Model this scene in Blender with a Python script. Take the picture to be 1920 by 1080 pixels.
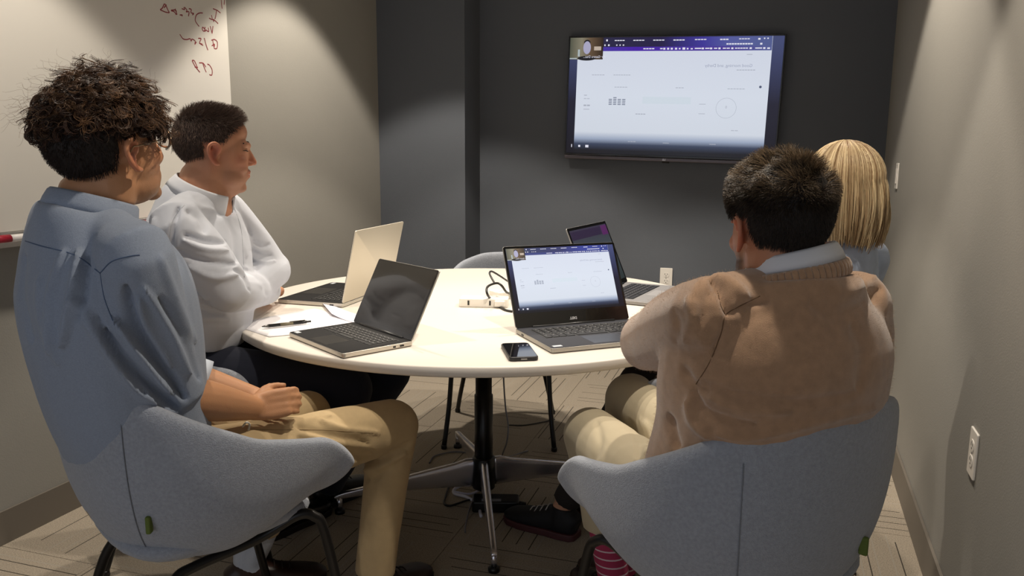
import bpy, bmesh, math, random
import numpy as np
from math import sin, cos, pi, radians as RD, atan2, sqrt
from mathutils import Vector, Matrix, noise

for o in list(bpy.data.objects): bpy.data.objects.remove(o, do_unlink=True)
S = bpy.context.scene
COL = S.collection
rng = np.random.default_rng(7)
random.seed(7)

# ------------------------------------------------------------------ camera
FPX, YAW, PIT, ROLL, CH = 1493.96, 0.30551, 0.173364, 0.0058718, 1.2849
fw = np.array([-sin(YAW)*cos(PIT), cos(YAW)*cos(PIT), -sin(PIT)])
r0 = np.array([cos(YAW), sin(YAW), 0.0]); u0 = np.cross(r0, fw)
rt = r0*cos(ROLL)+u0*sin(ROLL); up = u0*cos(ROLL)-r0*sin(ROLL)
cam = bpy.data.cameras.new('camera'); camo = bpy.data.objects.new('camera', cam); COL.objects.link(camo)
cam.sensor_width = 36; cam.lens = 36*FPX/1920; cam.clip_start = .05
M = Matrix(((rt[0], up[0], -fw[0], 0), (rt[1], up[1], -fw[1], 0), (rt[2], up[2], -fw[2], CH), (0, 0, 0, 1)))
camo.matrix_world = M
S.camera = camo

# ------------------------------------------------------------------ light and exposure
S.view_settings.view_transform = 'Standard'; S.view_settings.look = 'None'
S.view_settings.gamma = 1; S.view_settings.use_curve_mapping = False
S.view_settings.exposure = 0.0
w = bpy.data.worlds.new('world'); S.world = w; w.use_nodes = True
w.node_tree.nodes['Background'].inputs[0].default_value = (.68, .71, .78, 1)
w.node_tree.nodes['Background'].inputs[1].default_value = 0.86
CANS = [(-1.66, 3.42, 1.5), (.0, 3.12, 1.35), (-1.66, 1.75, .95), (-.10, 1.62, 1.30), (-.95, 3.22, 1.15)]
CEIL = 2.62
WARM = (1.0, .90, .77)
for i, (x, y, e) in enumerate(CANS):
    l = bpy.data.lights.new('downlight_lamp', 'SPOT'); l.energy = 74*e; l.color = WARM
    l.spot_size = RD(92); l.spot_blend = .22; l.shadow_soft_size = .035
    lo = bpy.data.objects.new('downlight_lamp', l); lo.location = (x, y, CEIL-.03); COL.objects.link(lo)

# ------------------------------------------------------------------ pixel rays (used only to read positions off the photograph)
def ray(x, y): return fw*FPX+rt*(x-960)+up*(540-y)
C0 = np.array([0, 0, CH])
def at(x, y, z):
    d = ray(x, y); return C0+d*((z-CH)/d[2])
def atY(x, y, Y):
    d = ray(x, y); return C0+d*(Y/d[1])
def atD(x, y, D):
    d = ray(x, y); return C0+d*(D/np.hypot(d[0], d[1]))
def plane(x, y, p, n):
    d = ray(x, y); p = np.array(p, float); n = np.array(n, float); return C0+d*((p-C0)@n/(d@n))

# ------------------------------------------------------------------ materials
def lin(h):
    if isinstance(h, str):
        h = h.lstrip('#'); c = [int(h[i:i+2], 16)/255 for i in (0, 2, 4)]
    else: c = h
    return tuple((v/12.92 if v <= .04045 else ((v+.055)/1.055)**2.4) for v in c)+(1.,)
MATS = {}
def mat(name, col='#808080', rough=.6, metal=0., bump=0., bscale=80., var=0., vscale=8., sheen=0., emit=None, estr=1., spec=.5, coat=0., attr=None, stretch=None, sss=0.):
    if name in MATS: return MATS[name]
    m = bpy.data.materials.new(name); m.use_nodes = True; nt = m.node_tree; N = nt.nodes; L = nt.links
    b = N['Principled BSDF']; c = lin(col)
    b.inputs['Base Color'].default_value = c; b.inputs['Roughness'].default_value = rough
    b.inputs['Metallic'].default_value = metal; b.inputs['Specular IOR Level'].default_value = spec
    if sheen: b.inputs['Sheen Weight'].default_value = sheen; b.inputs['Sheen Roughness'].default_value = .5
    if coat: b.inputs['Coat Weight'].default_value = coat
    if sss:
        b.inputs['Subsurface Weight'].default_value = sss; b.inputs['Subsurface Radius'].default_value = (.01, .004, .002); b.inputs['Subsurface Scale'].default_value = 1
    if emit is not None:
        b.inputs['Emission Color'].default_value = lin(emit); b.inputs['Emission Strength'].default_value = estr
    tc = N.new('ShaderNodeTexCoord')
    src = tc.outputs['Object']
    if stretch:
        mp = N.new('ShaderNodeMapping'); mp.inputs['Scale'].default_value = stretch; L.new(src, mp.inputs[0]); src = mp.outputs[0]
    colout = None
    if attr:
        a = N.new('ShaderNodeAttribute'); a.attribute_name = attr; colout = a.outputs['Color']
        L.new(colout, b.inputs['Base Color'])
    if var:
        n = N.new('ShaderNodeTexNoise'); n.inputs['Scale'].default_value = vscale; n.inputs['Detail'].default_value = 4; L.new(src, n.inputs['Vector'])
        mr = N.new('ShaderNodeMapRange'); mr.inputs[1].default_value = .3; mr.inputs[2].default_value = .7
        mr.inputs[3].default_value = 1-var; mr.inputs[4].default_value = 1+var; L.new(n.outputs[0], mr.inputs[0])
        mx = N.new('ShaderNodeVectorMath'); mx.operation = 'MULTIPLY'
        if colout: L.new(colout, mx.inputs[0])
        else: mx.inputs[0].default_value = c[:3]
        L.new(mr.outputs[0], mx.inputs[1]); L.new(mx.outputs[0], b.inputs['Base Color'])
    if bump:
        n = N.new('ShaderNodeTexNoise'); n.inputs['Scale'].default_value = bscale; n.inputs['Detail'].default_value = 3; L.new(src, n.inputs['Vector'])
        bp = N.new('ShaderNodeBump'); bp.inputs['Strength'].default_value = bump; bp.inputs['Distance'].default_value = .004
        L.new(n.outputs[0], bp.inputs['Height']); L.new(bp.outputs[0], b.inputs['Normal'])
    MATS[name] = m; return m

# ------------------------------------------------------------------ mesh helpers
def link(o, parent=None):
    COL.objects.link(o)
    if parent is not None: o.parent = parent
    return o
def tag(o, label=None, cat=None, group=None, kind=None):
    if label: o['label'] = label
    if cat: o['category'] = cat
    if group: o['group'] = group
    if kind: o['kind'] = kind
    return o
def empty(name, loc=(0, 0, 0), rz=0., sc=1.):
    o = bpy.data.objects.new(name, None); o.location = loc; o.rotation_euler = (0, 0, rz); o.scale = (sc,)*3
    o.empty_display_size = .05; return link(o)
def mesh_np(name, V, F, mats, parent=None, smooth=False, fm=None, attr=None):
    """V (n,3); F list of index tuples or an (m,k) array"""
    me = bpy.data.meshes.new(name)
    V = np.asarray(V, dtype=np.float32)
    if isinstance(F, np.ndarray):
        m_, k = F.shape
        me.vertices.add(len(V)); me.vertices.foreach_set('co', V.ravel())
        me.loops.add(m_*k); me.loops.foreach_set('vertex_index', F.astype(np.int32).ravel())
        me.polygons.add(m_); me.polygons.foreach_set('loop_start', np.arange(0, m_*k, k, dtype=np.int32))
        me.update(calc_edges=True)
    else:
        me.from_pydata([tuple(map(float, v)) for v in V], [], F); me.update()
    if not isinstance(mats, (list, tuple)): mats = [mats]
    for m in mats: me.materials.append(m)
    if fm is not None: me.polygons.foreach_set('material_index', np.asarray(fm, dtype=np.int32))
    if smooth: me.polygons.foreach_set('use_smooth', np.ones(len(me.polygons), dtype=bool))
    if attr is not None:
        a = me.color_attributes.new('tint', 'FLOAT_COLOR', 'POINT'); c = np.ones((len(V), 4), dtype=np.float32); c[:, :3] = attr
        a.data.foreach_set('color', c.ravel())
    o = bpy.data.objects.new(name, me); return link(o, parent)
class MB:
    """collects shapes into one mesh"""
    def __init__(s): s.V = []; s.F = []; s.n = 0
    def add(s, V, F, T=None):
        V = np.asarray(V, float)
        if T is not None: V = V@np.array(T.to_3x3()).T+np.array(T.translation)
        s.V.append(V); s.F += [tuple(i+s.n for i in f) for f in F]; s.n += len(V); return s
    def box(s, lo, hi, T=None):
        x0, y0, z0 = lo; x1, y1, z1 = hi
        V = [(x0, y0, z0), (x1, y0, z0), (x1, y1, z0), (x0, y1, z0), (x0, y0, z1), (x1, y0, z1), (x1, y1, z1), (x0, y1, z1)]
        return s.add(V, [(3, 2, 1, 0), (4, 5, 6, 7), (0, 1, 5, 4), (1, 2, 6, 5), (2, 3, 7, 6), (3, 0, 4, 7)], T)
    def prism(s, pts, z0, z1, T=None):
        n = len(pts); V = [(x, y, z0) for x, y in pts]+[(x, y, z1) for x, y in pts]
        F = [tuple(range(n))[::-1], tuple(range(n, 2*n))]+[(i, (i+1) % n, n+(i+1) % n, n+i) for i in range(n)]
        return s.add(V, F, T)
    def lathe(s, prof, c=(0, 0, 0), n=32, T=None):
        V = []; F = []
        for r, z in prof:
            for k in range(n): V.append((c[0]+r*cos(2*pi*k/n), c[1]+r*sin(2*pi*k/n), c[2]+z))
        for i in range(len(prof)-1):
            for k in range(n): F.append((i*n+k, i*n+(k+1) % n, (i+1)*n+(k+1) % n, (i+1)*n+k))
        F.append(tuple(range(n))[::-1]); F.append(tuple(range((len(prof)-1)*n, len(prof)*n)))
        return s.add(V, F, T)
    def tube(s, P, r, n=8, ref=None, sq=1.0, T=None):
        P = np.asarray(P, float); R_ = np.broadcast_to(np.asarray(r, float), (len(P),)) if np.ndim(r) < 2 else None
        V, F = loft_rings(P, (np.stack([R_, R_*sq], 1) if R_ is not None else np.asarray(r, float)), n, ref)
        return s.add(V, F, T)
    def build(s, name, m, parent=None, smooth=False, bevel=0., seg=2, angle=40):
        o = mesh_np(name, np.concatenate(s.V), s.F, m, parent, smooth)
        if bevel:
            b = o.modifiers.new('bevel', 'BEVEL'); b.width = bevel; b.segments = seg; b.limit_method = 'ANGLE'; b.angle_limit = RD(angle)
            o.data.polygons.foreach_set('use_smooth', np.ones(len(o.data.polygons), dtype=bool))
            wn = o.modifiers.new('wn', 'WEIGHTED_NORMAL'); wn.keep_sharp = True
        return o
def crom(P, k):
    """Catmull-Rom through rows of P, k steps per span"""
    P = np.asarray(P, float); n = len(P)
    if n == 2: 
        t = np.linspace(0, 1, k+1)[:, None]; return P[0]*(1-t)+P[1]*t
    Q = np.vstack([2*P[0]-P[1], P, 2*P[-1]-P[-2]]); out = []
    for i in range(n-1):
        a, b, c, d = Q[i:i+4]
        for j in range(k):
            t = j/k; out.append(.5*((2*b)+(-a+c)*t+(2*a-5*b+4*c-d)*t*t+(-a+3*b-3*c+d)*t**3))
    out.append(P[-1]); return np.array(out)
def loft_rings(P, R, n=16, ref=None, caps=True, expo=2.0):
    """rings of radii R (k,2) along P. first radius lies along the 'ref' direction"""
    P = np.asarray(P, float); k = len(P)
    T = np.gradient(P, axis=0); T /= np.linalg.norm(T, axis=1)[:, None]+1e-12
    if ref is None:
        a = np.array([0, 0, 1.]) if abs(T[0][2]) < .9 else np.array([1., 0, 0])
        refs = []; a = a-T[0]*(a@T[0]); a /= np.linalg.norm(a); refs.append(a)
        for i in range(1, k):
            a = a-T[i]*(a@T[i]); a /= np.linalg.norm(a)+1e-12; refs.append(a)
        A = np.array(refs)
    else:
        A = np.broadcast_to(np.asarray(ref, float), P.shape); A = A-T*(A*T).sum(1)[:, None]; A = A/(np.linalg.norm(A, axis=1)[:, None]+1e-12)
    B = np.cross(T, A)
    th = np.linspace(0, 2*pi, n, endpoint=False)
    cs = np.sign(np.cos(th))*np.abs(np.cos(th))**(2/expo); sn = np.sign(np.sin(th))*np.abs(np.sin(th))**(2/expo)
    V = (P[:, None]+A[:, None]*(R[:, 0, None]*cs)[..., None]+B[:, None]*(R[:, 1, None]*sn)[..., None]).reshape(-1, 3)
    F = []
    for i in range(k-1):
        for j in range(n): F.append((i*n+j, i*n+(j+1) % n, (i+1)*n+(j+1) % n, (i+1)*n+j))
    if caps: F.append(tuple(range(n))[::-1]); F.append(tuple(range((k-1)*n, k*n)))
    return V, F
def rrect(w, h, r, n=5, cx=0, cy=0):
    out = []
    for sx, sy, a0 in ((1, 1, 0), (-1, 1, 90), (-1, -1, 180), (1, -1, 270)):
        for i in range(n+1):
            a = RD(a0+90*i/n); out.append((cx+sx*(w/2-r)+r*cos(a), cy+sy*(h/2-r)+r*sin(a)))
    return out
def text(name, s, size, m, parent, T, mirror=True, align='CENTER', ext=.0004, bold=0.):
    c = bpy.data.curves.new(name, 'FONT'); c.body = s; c.size = size; c.align_x = align; c.align_y = 'CENTER'; c.extrude = ext; c.resolution_u = 2; c.offset = bold
    o = bpy.data.objects.new(name, c); COL.objects.link(o)
    dg = bpy.context.evaluated_depsgraph_get(); me = bpy.data.meshes.new_from_object(o.evaluated_get(dg))
    bpy.data.objects.remove(o)
    if mirror:
        me.transform(Matrix.Diagonal((-1, 1, 1, 1))); me.flip_normals()
    me.transform(T); me.materials.clear(); me.materials.append(m)
    o = bpy.data.objects.new(name, me); return link(o, parent)

# ================================================================== ROOM
WALL = '#8f8c85'; DARK = '#4a4d51'
def wallmat(name, col):
    return mat(name, col, .85, bump=.12, bscale=220, var=.03, vscale=1.5, spec=.25)
m_wall = wallmat('warm_grey_paint', '#96938c'); m_dark = wallmat('slate_paint', '#5e6269'); m_ceil = mat('ceiling_white', '#c9c6bf', .9)
m_base = mat('taupe_vinyl', '#6d665d', .55)
def wall(name, a, b, z0, z1, t, m, out):
    """box along a->b, thickness t on the 'out' side"""
    a = np.array(a, float); b = np.array(b, float); d = (b-a)/np.linalg.norm(b-a); n = np.array([-d[1], d[0]])*out*t
    pts = [a, b, b+n, a+n]
    if out < 0: pts = pts[::-1]
    o = MB().prism([tuple(p) for p in pts], z0, z1).build(name, m); tag(o, kind='structure'); return o
XL = lambda y: -2.31+.0283*(y-1.95)
XR = lambda y: .537+.0257*(y-2.5)
YB = 4.676; YN = 4.42; XE = -1.687
wall('wall_left', (XL(-1.2), -1.2), (XL(4.5), 4.5), 0, CEIL, .1, m_wall, 1)
wall('wall_right', (XR(-1.2), -1.2), (XR(YB+.1), YB+.1), 0, CEIL, .1, m_wall, -1)
wall('wall_back', (XE-.05, YB), (XR(YB)+.05, YB), 0, CEIL, .1, m_dark, 1)
wall('wall_back_left', (XL(YN)-.05, YN), (XE, YN), 0, CEIL, YB-YN+.1, m_dark, 1)
o = MB().box((-2.6, -1.2, CEIL), (.9, 4.8, CEIL+.1)).build('ceiling', m_ceil); tag(o, kind='structure')
wall('baseboard_left', (XL(-1.2)+.001, -1.2), (XL(YN)+.001, YN), 0, .112, .009, m_base, -1)
wall('baseboard_right', (XR(-1.2)-.001, -1.2), (XR(YB)-.001, YB), 0, .125, .009, m_base, 1)
wall('baseboard_back', (XE+.001, YB-.001), (XR(YB)-.01, YB-.001), 0, .112, .009, m_base, -1)
wall('baseboard_back_left', (XL(YN)+.012, YN-.001), (XE, YN-.001), 0, .112, .009, m_base, -1)

# floor: slab with carpet tiles
floor = MB().box((-2.6, -1.2, -.1), (.9, 4.9, -.006)).build('floor', mat('screed', '#5c5a57', .9)); tag(floor, kind='structure')
def carpet_material():
    m = bpy.data.materials.new('lined_carpet'); m.use_nodes = True; nt = m.node_tree; N = nt.nodes; L = nt.links; b = N['Principled BSDF']
    b.inputs['Roughness'].default_value = .95; b.inputs['Specular IOR Level'].default_value = .15
    tc = N.new('ShaderNodeTexCoord'); sp = N.new('ShaderNodeSeparateXYZ'); L.new(tc.outputs['Object'], sp.inputs[0])
    oi = N.new('ShaderNodeObjectInfo')
    def mth(op, a, b_=None, c=None):
        n = N.new('ShaderNodeMath'); n.operation = op
        for i, v in enumerate((a, b_, c)):
            if v is None: continue
            if hasattr(v, 'type'): L.new(v, n.inputs[i])
            else: n.inputs[i].default_value = v
        return n.outputs[0]
    SP = .0245
    u = mth('DIVIDE', sp.outputs[0], SP); idx = mth('FLOOR', u); fr = mth('SUBTRACT', u, idx)
    rnd = mth('MULTIPLY', oi.outputs['Random'], 97.0)
    wn = N.new('ShaderNodeTexWhiteNoise'); wn.noise_dimensions = '2D'; cb = N.new('ShaderNodeCombineXYZ'); L.new(idx, cb.inputs[0]); L.new(rnd, cb.inputs[1]); L.new(cb.outputs[0], wn.inputs['Vector'])
    sc = N.new('ShaderNodeSeparateColor'); L.new(wn.outputs['Color'], sc.inputs[0])
    line = mth('LESS_THAN', mth('ABSOLUTE', mth('SUBTRACT', fr, .5)), .075)
    pres = mth('GREATER_THAN', sc.outputs[0], .42)
    ctr = mth('MULTIPLY', mth('SUBTRACT', sc.outputs[1], .5), .10)
    half = mth('ADD', mth('MULTIPLY', sc.outputs[2], .06), .185)
    seg = mth('LESS_THAN', mth('ABSOLUTE', mth('SUBTRACT', sp.outputs[1], ctr)), half)
    on = mth('MULTIPLY', mth('MULTIPLY', line, pres), seg)
    par = mth('LESS_THAN', mth('FRACT', mth('MULTIPLY', idx, .5)), .25)
    n1 = N.new('ShaderNodeTexNoise'); n1.inputs['Scale'].default_value = 260; n1.inputs['Detail'].default_value = 3; L.new(tc.outputs['Object'], n1.inputs['Vector'])
    cr = N.new('ShaderNodeValToRGB'); e = cr.color_ramp.elements; e[0].position = .3; e[0].color = lin('#897f73'); e[1].position = .75; e[1].color = lin('#b5a996'); L.new(n1.outputs[0], cr.inputs[0])
    lc = N.new('ShaderNodeMix'); lc.data_type = 'RGBA'; lc.inputs['A'].default_value = lin('#a19a8e'); lc.inputs['B'].default_value = lin('#24211f'); L.new(par, lc.inputs['Factor'])
    mx = N.new('ShaderNodeMix'); mx.data_type = 'RGBA'; L.new(mth('MULTIPLY', on, .85), mx.inputs['Factor']); L.new(cr.outputs[0], mx.inputs['A']); L.new(lc.outputs['Result'], mx.inputs['B'])
    L.new(mx.outputs['Result'], b.inputs['Base Color'])
    bp = N.new('ShaderNodeBump'); bp.inputs['Strength'].default_value = .5; bp.inputs['Distance'].default_value = .003
    L.new(mth('SUBTRACT', n1.outputs[0], mth('MULTIPLY', on, .8)), bp.inputs['Height']); L.new(bp.outputs[0], b.inputs['Normal'])
    return m
m_carpet = carpet_material()
TS = .5
tile0 = None; k = 0
for iy in range(12):
    for ix in range(7):
        x0 = -2.43+ix*TS; y0 = -1.2+iy*TS
        if tile0 is None:
            g = .0008; t = MB().box((-TS/2+g, -TS/2+g, -.006), (TS/2-g, TS/2-g, 0)).build('carpet_tile', m_carpet, floor, bevel=.0012, seg=1); tile0 = t
        else: t = tile0.copy(); link(t, floor)
        t.location = (x0+TS/2, y0+TS/2, 0); t.rotation_euler = (0, 0, (pi/2)*((ix+iy) % 2)+pi*((ix*3+iy) % 2))

# ceiling downlights
m_can = mat('white_trim', '#e8e6e0', .5); m_glow = mat('lamp_glow', '#fff1d8', .5, emit='#ffe6c0', estr=6)
for i, (x, y, e) in enumerate(CANS):
    r = empty('downlight', (x, y, CEIL))
    nm = ['above the far left corner by the wall', 'above the far right corner by the wall', 'above the whiteboard side, near', 'above the right chair, near', 'above the round table'][i]
    tag(r, 'round recessed ceiling downlight '+nm, 'light', 'recessed ceiling downlights')
    MB().lathe([(.055, 0), (.085, 0), (.085, -.006), (.06, -.008), (.055, -.002)]).build('trim_ring', m_can, r, True)
    MB().lathe([(.054, -.001), (.054, -.003)]).build('lens', m_glow, r)

# ------------------------------------------------------------------ whiteboard on the left wall
LD = np.array([.0283, 1, 0.]); LD /= np.linalg.norm(LD); LN = np.array([1, -.0283, 0.]); LN /= np.linalg.norm(LN)
Lp = np.array([XL(1.95), 1.95, 0])
TL_ = Matrix(((LD[0], 0, LN[0], Lp[0]), (LD[1], 0, LN[1], Lp[1]), (0, 1, 0, 0), (0, 0, 0, 1)))   # local x along wall (+Y), y up, z into room
TLi = TL_.inverted()
def onboard(px, py, off=.022):
    P = plane(px, py, Lp+LN*off, LN); q = TLi@Vector(P); return (q.x, q.y)
wb = empty('whiteboard'); wb.matrix_world = TL_; tag(wb, 'large white dry erase board with red mirrored handwriting on left wall', 'whiteboard')
xr = (onboard(427, 0)[0]+onboard(434, 190)[0])/2; zb = onboard(120, 425)[1]
BT = 2.28
MB().box((-1.0, zb, .001), (xr, BT, .018)).build('board', mat('whiteboard_enamel', '#dcd8d0', .28, spec=.5, coat=.2), wb, bevel=.003)
fr = MB(); m_alu = mat('satin_aluminium', '#a3a19d', .35, .6)
fr.box((-1.004, zb-.018, .001), (xr+.004, zb, .024)).build('frame_rail', m_alu, wb, bevel=.002)
tr = MB(); tr.prism([(0, 0), (.075, -.004), (.078, .012), (.074, .012), (.071, .002), (0, .006)], -1.0, xr-.10, Matrix(((0, 0, 1, 0), (0, 1, 0, zb-.036), (1, 0, 0, .001), (0, 0, 0, 1))))
tr.build('pen_tray', m_alu, wb)
STROKES = [  # traced from the photo: (x, y) in a 1755x1080 enlargement of the top of the board
 [(540,125),(570,100),(600,50),(640,130),(655,160),(600,150),(545,125)], [(590,100),(620,60)], [(680,130),(740,130),(745,185),(720,150),(680,135)], [(730,110),(755,185)],
 [(790,190),(820,190),(815,205)], [(815,110),(850,120),(840,90)], [(850,90),(880,130),(870,150),(905,150),(900,205)], [(905,110),(935,120),(930,160),(965,170),(950,190)],
 [(1080,165),(1040,165),(1000,190),(985,250),(1000,290),(1035,335)],
 [(1210,110),(1260,130),(1305,165)], [(1255,135),(1245,200),(1235,240)], [(1160,230),(1200,245),(1190,190)], [(1200,245),(1240,265),(1275,300)], [(1225,240),(1215,275)],
 [(1315,0),(1320,60),(1325,110)], [(1355,0),(1350,60)],
 [(1210,330),(1200,420)], [(1175,330),(1200,425)], [(1150,350),(1155,400),(1120,380),(1110,400)], [(1110,340),(1100,395),(1075,375),(1080,345),(1110,370)],
 [(790,435),(830,490),(880,500),(920,490),(935,520),(945,495),(985,520),(980,560),(1000,530)], [(1025,485),(1060,490),(1040,540),(1075,560)], [(1035,545),(1085,575)],
 [(1100,480),(1120,560),(1145,635)], [(1190,510),(1230,500),(1265,535),(1260,610),(1225,610),(1230,560),(1195,580)], [(1205,500),(1220,590)],
 [(945,765),(985,840),(1045,915)], [(945,765),(975,770),(1010,850)], [(980,850),(1020,855)], [(1035,795),(1085,800),(1120,850)], [(1080,800),(1105,870),(1125,915)],
 [(1140,810),(1170,830),(1200,890),(1195,950),(1165,945)]]
hw = MB()
for st in STROKES:
    P = [onboard(220+x*260/1755, y*260/1755, .018) for x, y in st]
    P = crom([(a, b, .0183) for a, b in P], 4)
    hw.tube(P, np.array([[.0004, .0023]]*len(P)), 5, ref=(0, 0, 1))
tag(hw.build('handwriting', mat('red_ink', '#8c3038', .5), wb), 'red mirrored handwriting', kind='stuff')
def marker(loc, L_, ang, capcol, label, thick=.008, body='#e9e4e0'):
    t = empty('marker', tuple(TL_@Vector(loc))); t.matrix_world = TL_@Matrix.Translation(loc)@Matrix.Rotation(ang, 4, 'Y'); tag(t, label, 'marker', 'dry erase markers on the whiteboard tray')
    MB().tube([(0, 0, 0), (L_*.55, 0, 0)], thick, 12).build('barrel', mat('pen_'+body, body, .4), t, True)
    MB().tube([(-L_*.4, 0, 0), (-L_*.38, 0, 0), (0, 0, 0)], [thick*.8, thick*1.15, thick*1.15], 12).build('cap', mat('cap_'+capcol, capcol, .4), t, True)
    MB().tube([(L_*.55, 0, 0), (L_*.6, 0, 0)], [thick*.95, thick*.7], 12).build('end_plug', mat('plug_'+capcol, '#2a2022', .4), t, True)
ty = zb-.036+.006
q = onboard(15, 450, .05); marker((q[0]+.01, ty+.013, .045), .13, 0, '#a01c30', 'red capped white marker at the near left end of the tray', .012)
q = onboard(252, 424, .05); marker((q[0]-.0, ty+.012, .052), .10, .1, '#b02040', 'pink and white marker on the tray behind the two seated men', .011, '#c86a80')
q = onboard(272, 424, .05); marker((q[0]+.06, ty+.012, .04), .10, -.1, '#b02040', 'second red marker lying further along the whiteboard tray', .010)

# ------------------------------------------------------------------ wall plates
m_plate = mat('plastic_white', '#e3ded6', .35); m_slot = mat('slot_dark', '#1b1a19', .5)
def plate(name, label, T, kind):
    t = empty(name); t.matrix_world = T; tag(t, label, 'switch' if kind == 'switch' else 'outlet')
    MB().prism(rrect(.072, .118, .004), 0, .006).build('cover_plate', m_plate, t, bevel=.002)
    if kind == 'switch':
        MB().prism(rrect(.034, .068, .002), .006, .009).build('rocker', m_plate, t, bevel=.001)
    else:
        for s in (-1, 1):
            r = MB().prism(rrect(.034, .029, .011), .006, .0075).build('receptacle', m_plate, t)
            r.location = (0, s*.0195, 0)
            sl = MB(); sl.box((-.0085, -.001, .0075), (-.006, .008, .0079)); sl.box((.006, 0, .0075), (.0085, .007, .0079)); sl.lathe([(.0025, .0075), (.0025, .0079)], (0, -.007, 0), 10)
            tag(sl.build('slots', m_slot, r), kind='stuff')
    sc = MB(); sc.lathe([(.003, .006), (.003, .0072)], (0, .0 if kind == 'outlet' else .048, 0), 10); sc.build('screw', m_alu, t)
RDr = np.array([.0257, 1, 0]); RDr /= np.linalg.norm(RDr)
def rwallT(px, py):
    n = np.array([-RDr[1], RDr[0], 0]); P = plane(px, py, (XR(2.5), 2.5, 0), n)
    return Matrix(((-RDr[0], 0, n[0], P[0]), (-RDr[1], 0, n[1], P[1]), (0, 1, 0, P[2]), (0, 0, 0, 1)))
T = rwallT(1683, 330); plate('light_switch', 'white light switch on the right wall beside the blonde woman', T, 'switch')
T = rwallT(1827, 850); plate('wall_outlet', 'white duplex outlet low on the right wall in the foreground', T, 'outlet')
P = atY(1249, 521, YB-.001); plate('wall_outlet', 'small white outlet on the dark back wall below the television', Matrix(((1, 0, 0, P[0]), (0, 0, -1, P[1]), (0, 1, 0, P[2]), (0, 0, 0, 1))), 'outlet')
# ================================================================== screens
def screen_material(name, estr):
    """video-call screen content: white shared page, dark side bars, dark fade at the foot. local x in [-.5,.5], y in [-.5,.5] via UV"""
    m = bpy.data.materials.new(name); m.use_nodes = True; nt = m.node_tree; N = nt.nodes; L = nt.links; b = N['Principled BSDF']
    b.inputs['Base Color'].default_value = (.004, .004, .005, 1); b.inputs['Roughness'].default_value = .25
    uv = N.new('ShaderNodeUVMap'); sp = N.new('ShaderNodeSeparateXYZ'); L.new(uv.outputs[0], sp.inputs[0])
    rx = N.new('ShaderNodeValToRGB'); L.new(sp.outputs[0], rx.inputs[0]); rx.color_ramp.interpolation = 'CONSTANT'
    e = rx.color_ramp.elements; e[0].color = (0, 0, 0, 1); e[1].position = .036; e[1].color = (1, 1, 1, 1); n = e.new(.948); n.color = (0, 0, 0, 1)
    ry = N.new('ShaderNodeValToRGB'); L.new(sp.outputs[1], ry.inputs[0])
    e = ry.color_ramp.elements; e[0].position = .03; e[0].color = lin('#15161f'); e[1].position = .19; e[1].color = lin('#dfe6f2')
    n = e.new(.085); n.color = lin('#3d4760'); n = e.new(.13); n.color = lin('#a4b1ca'); n = e.new(.5); n.color = lin('#e3eaf7'); n = e.new(.9); n.color = lin('#dfe5f4')
    rb = N.new('ShaderNodeValToRGB'); L.new(sp.outputs[1], rb.inputs[0])
    e = rb.color_ramp.elements; e[0].position = 0; e[0].color = lin('#12111c'); e[1].position = .95; e[1].color = lin('#454d78'); n = e.new(.45); n.color = lin('#1d1c30')
    mx = N.new('ShaderNodeMix'); mx.data_type = 'RGBA'; L.new(rx.outputs[0], mx.inputs['Factor']); L.new(rb.outputs[0], mx.inputs['A']); L.new(ry.outputs[0], mx.inputs['B'])
    L.new(mx.outputs['Result'], b.inputs['Emission Color']); b.inputs['Emission Strength'].default_value = estr
    return m
def quad(name, m, parent, x0, y0, x1, y1, z, T=None):
    V = np.array([(x0, y0, z), (x1, y0, z), (x1, y1, z), (x0, y1, z)], float)
    me = bpy.data.meshes.new(name); me.from_pydata([tuple(v) for v in V], [], [(0, 1, 2, 3)]); uv = me.uv_layers.new(name='UVMap')
    for i, c in enumerate(((0, 0), (1, 0), (1, 1), (0, 1))): uv.data[i].uv = c
    me.materials.append(m)
    if T is not None: me.transform(T)
    o = bpy.data.objects.new(name, me); return link(o, parent)
def em(name, col, s=1.): return mat('glow_'+name, '#050505', .4, emit=col, estr=s)
def grad_mat(name, stops, estr, axis=0):
    if name in MATS: return MATS[name]
    m = bpy.data.materials.new(name); m.use_nodes = True; nt = m.node_tree; N = nt.nodes; L = nt.links; b = N['Principled BSDF']; b.inputs['Base Color'].default_value = (.004, .004, .005, 1)
    uv = N.new('ShaderNodeUVMap'); sp = N.new('ShaderNodeSeparateXYZ'); L.new(uv.outputs[0], sp.inputs[0]); r = N.new('ShaderNodeValToRGB'); L.new(sp.outputs[axis], r.inputs[0])
    e = r.color_ramp.elements; e[0].position = stops[0][0]; e[0].color = lin(stops[0][1]); e[1].position = stops[-1][0]; e[1].color = lin(stops[-1][1])
    for p_, c in stops[1:-1]: n = e.new(p_); n.color = lin(c)
    L.new(r.outputs[0], b.inputs['Emission Color']); b.inputs['Emission Strength'].default_value = estr; MATS[name] = m; return m
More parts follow.
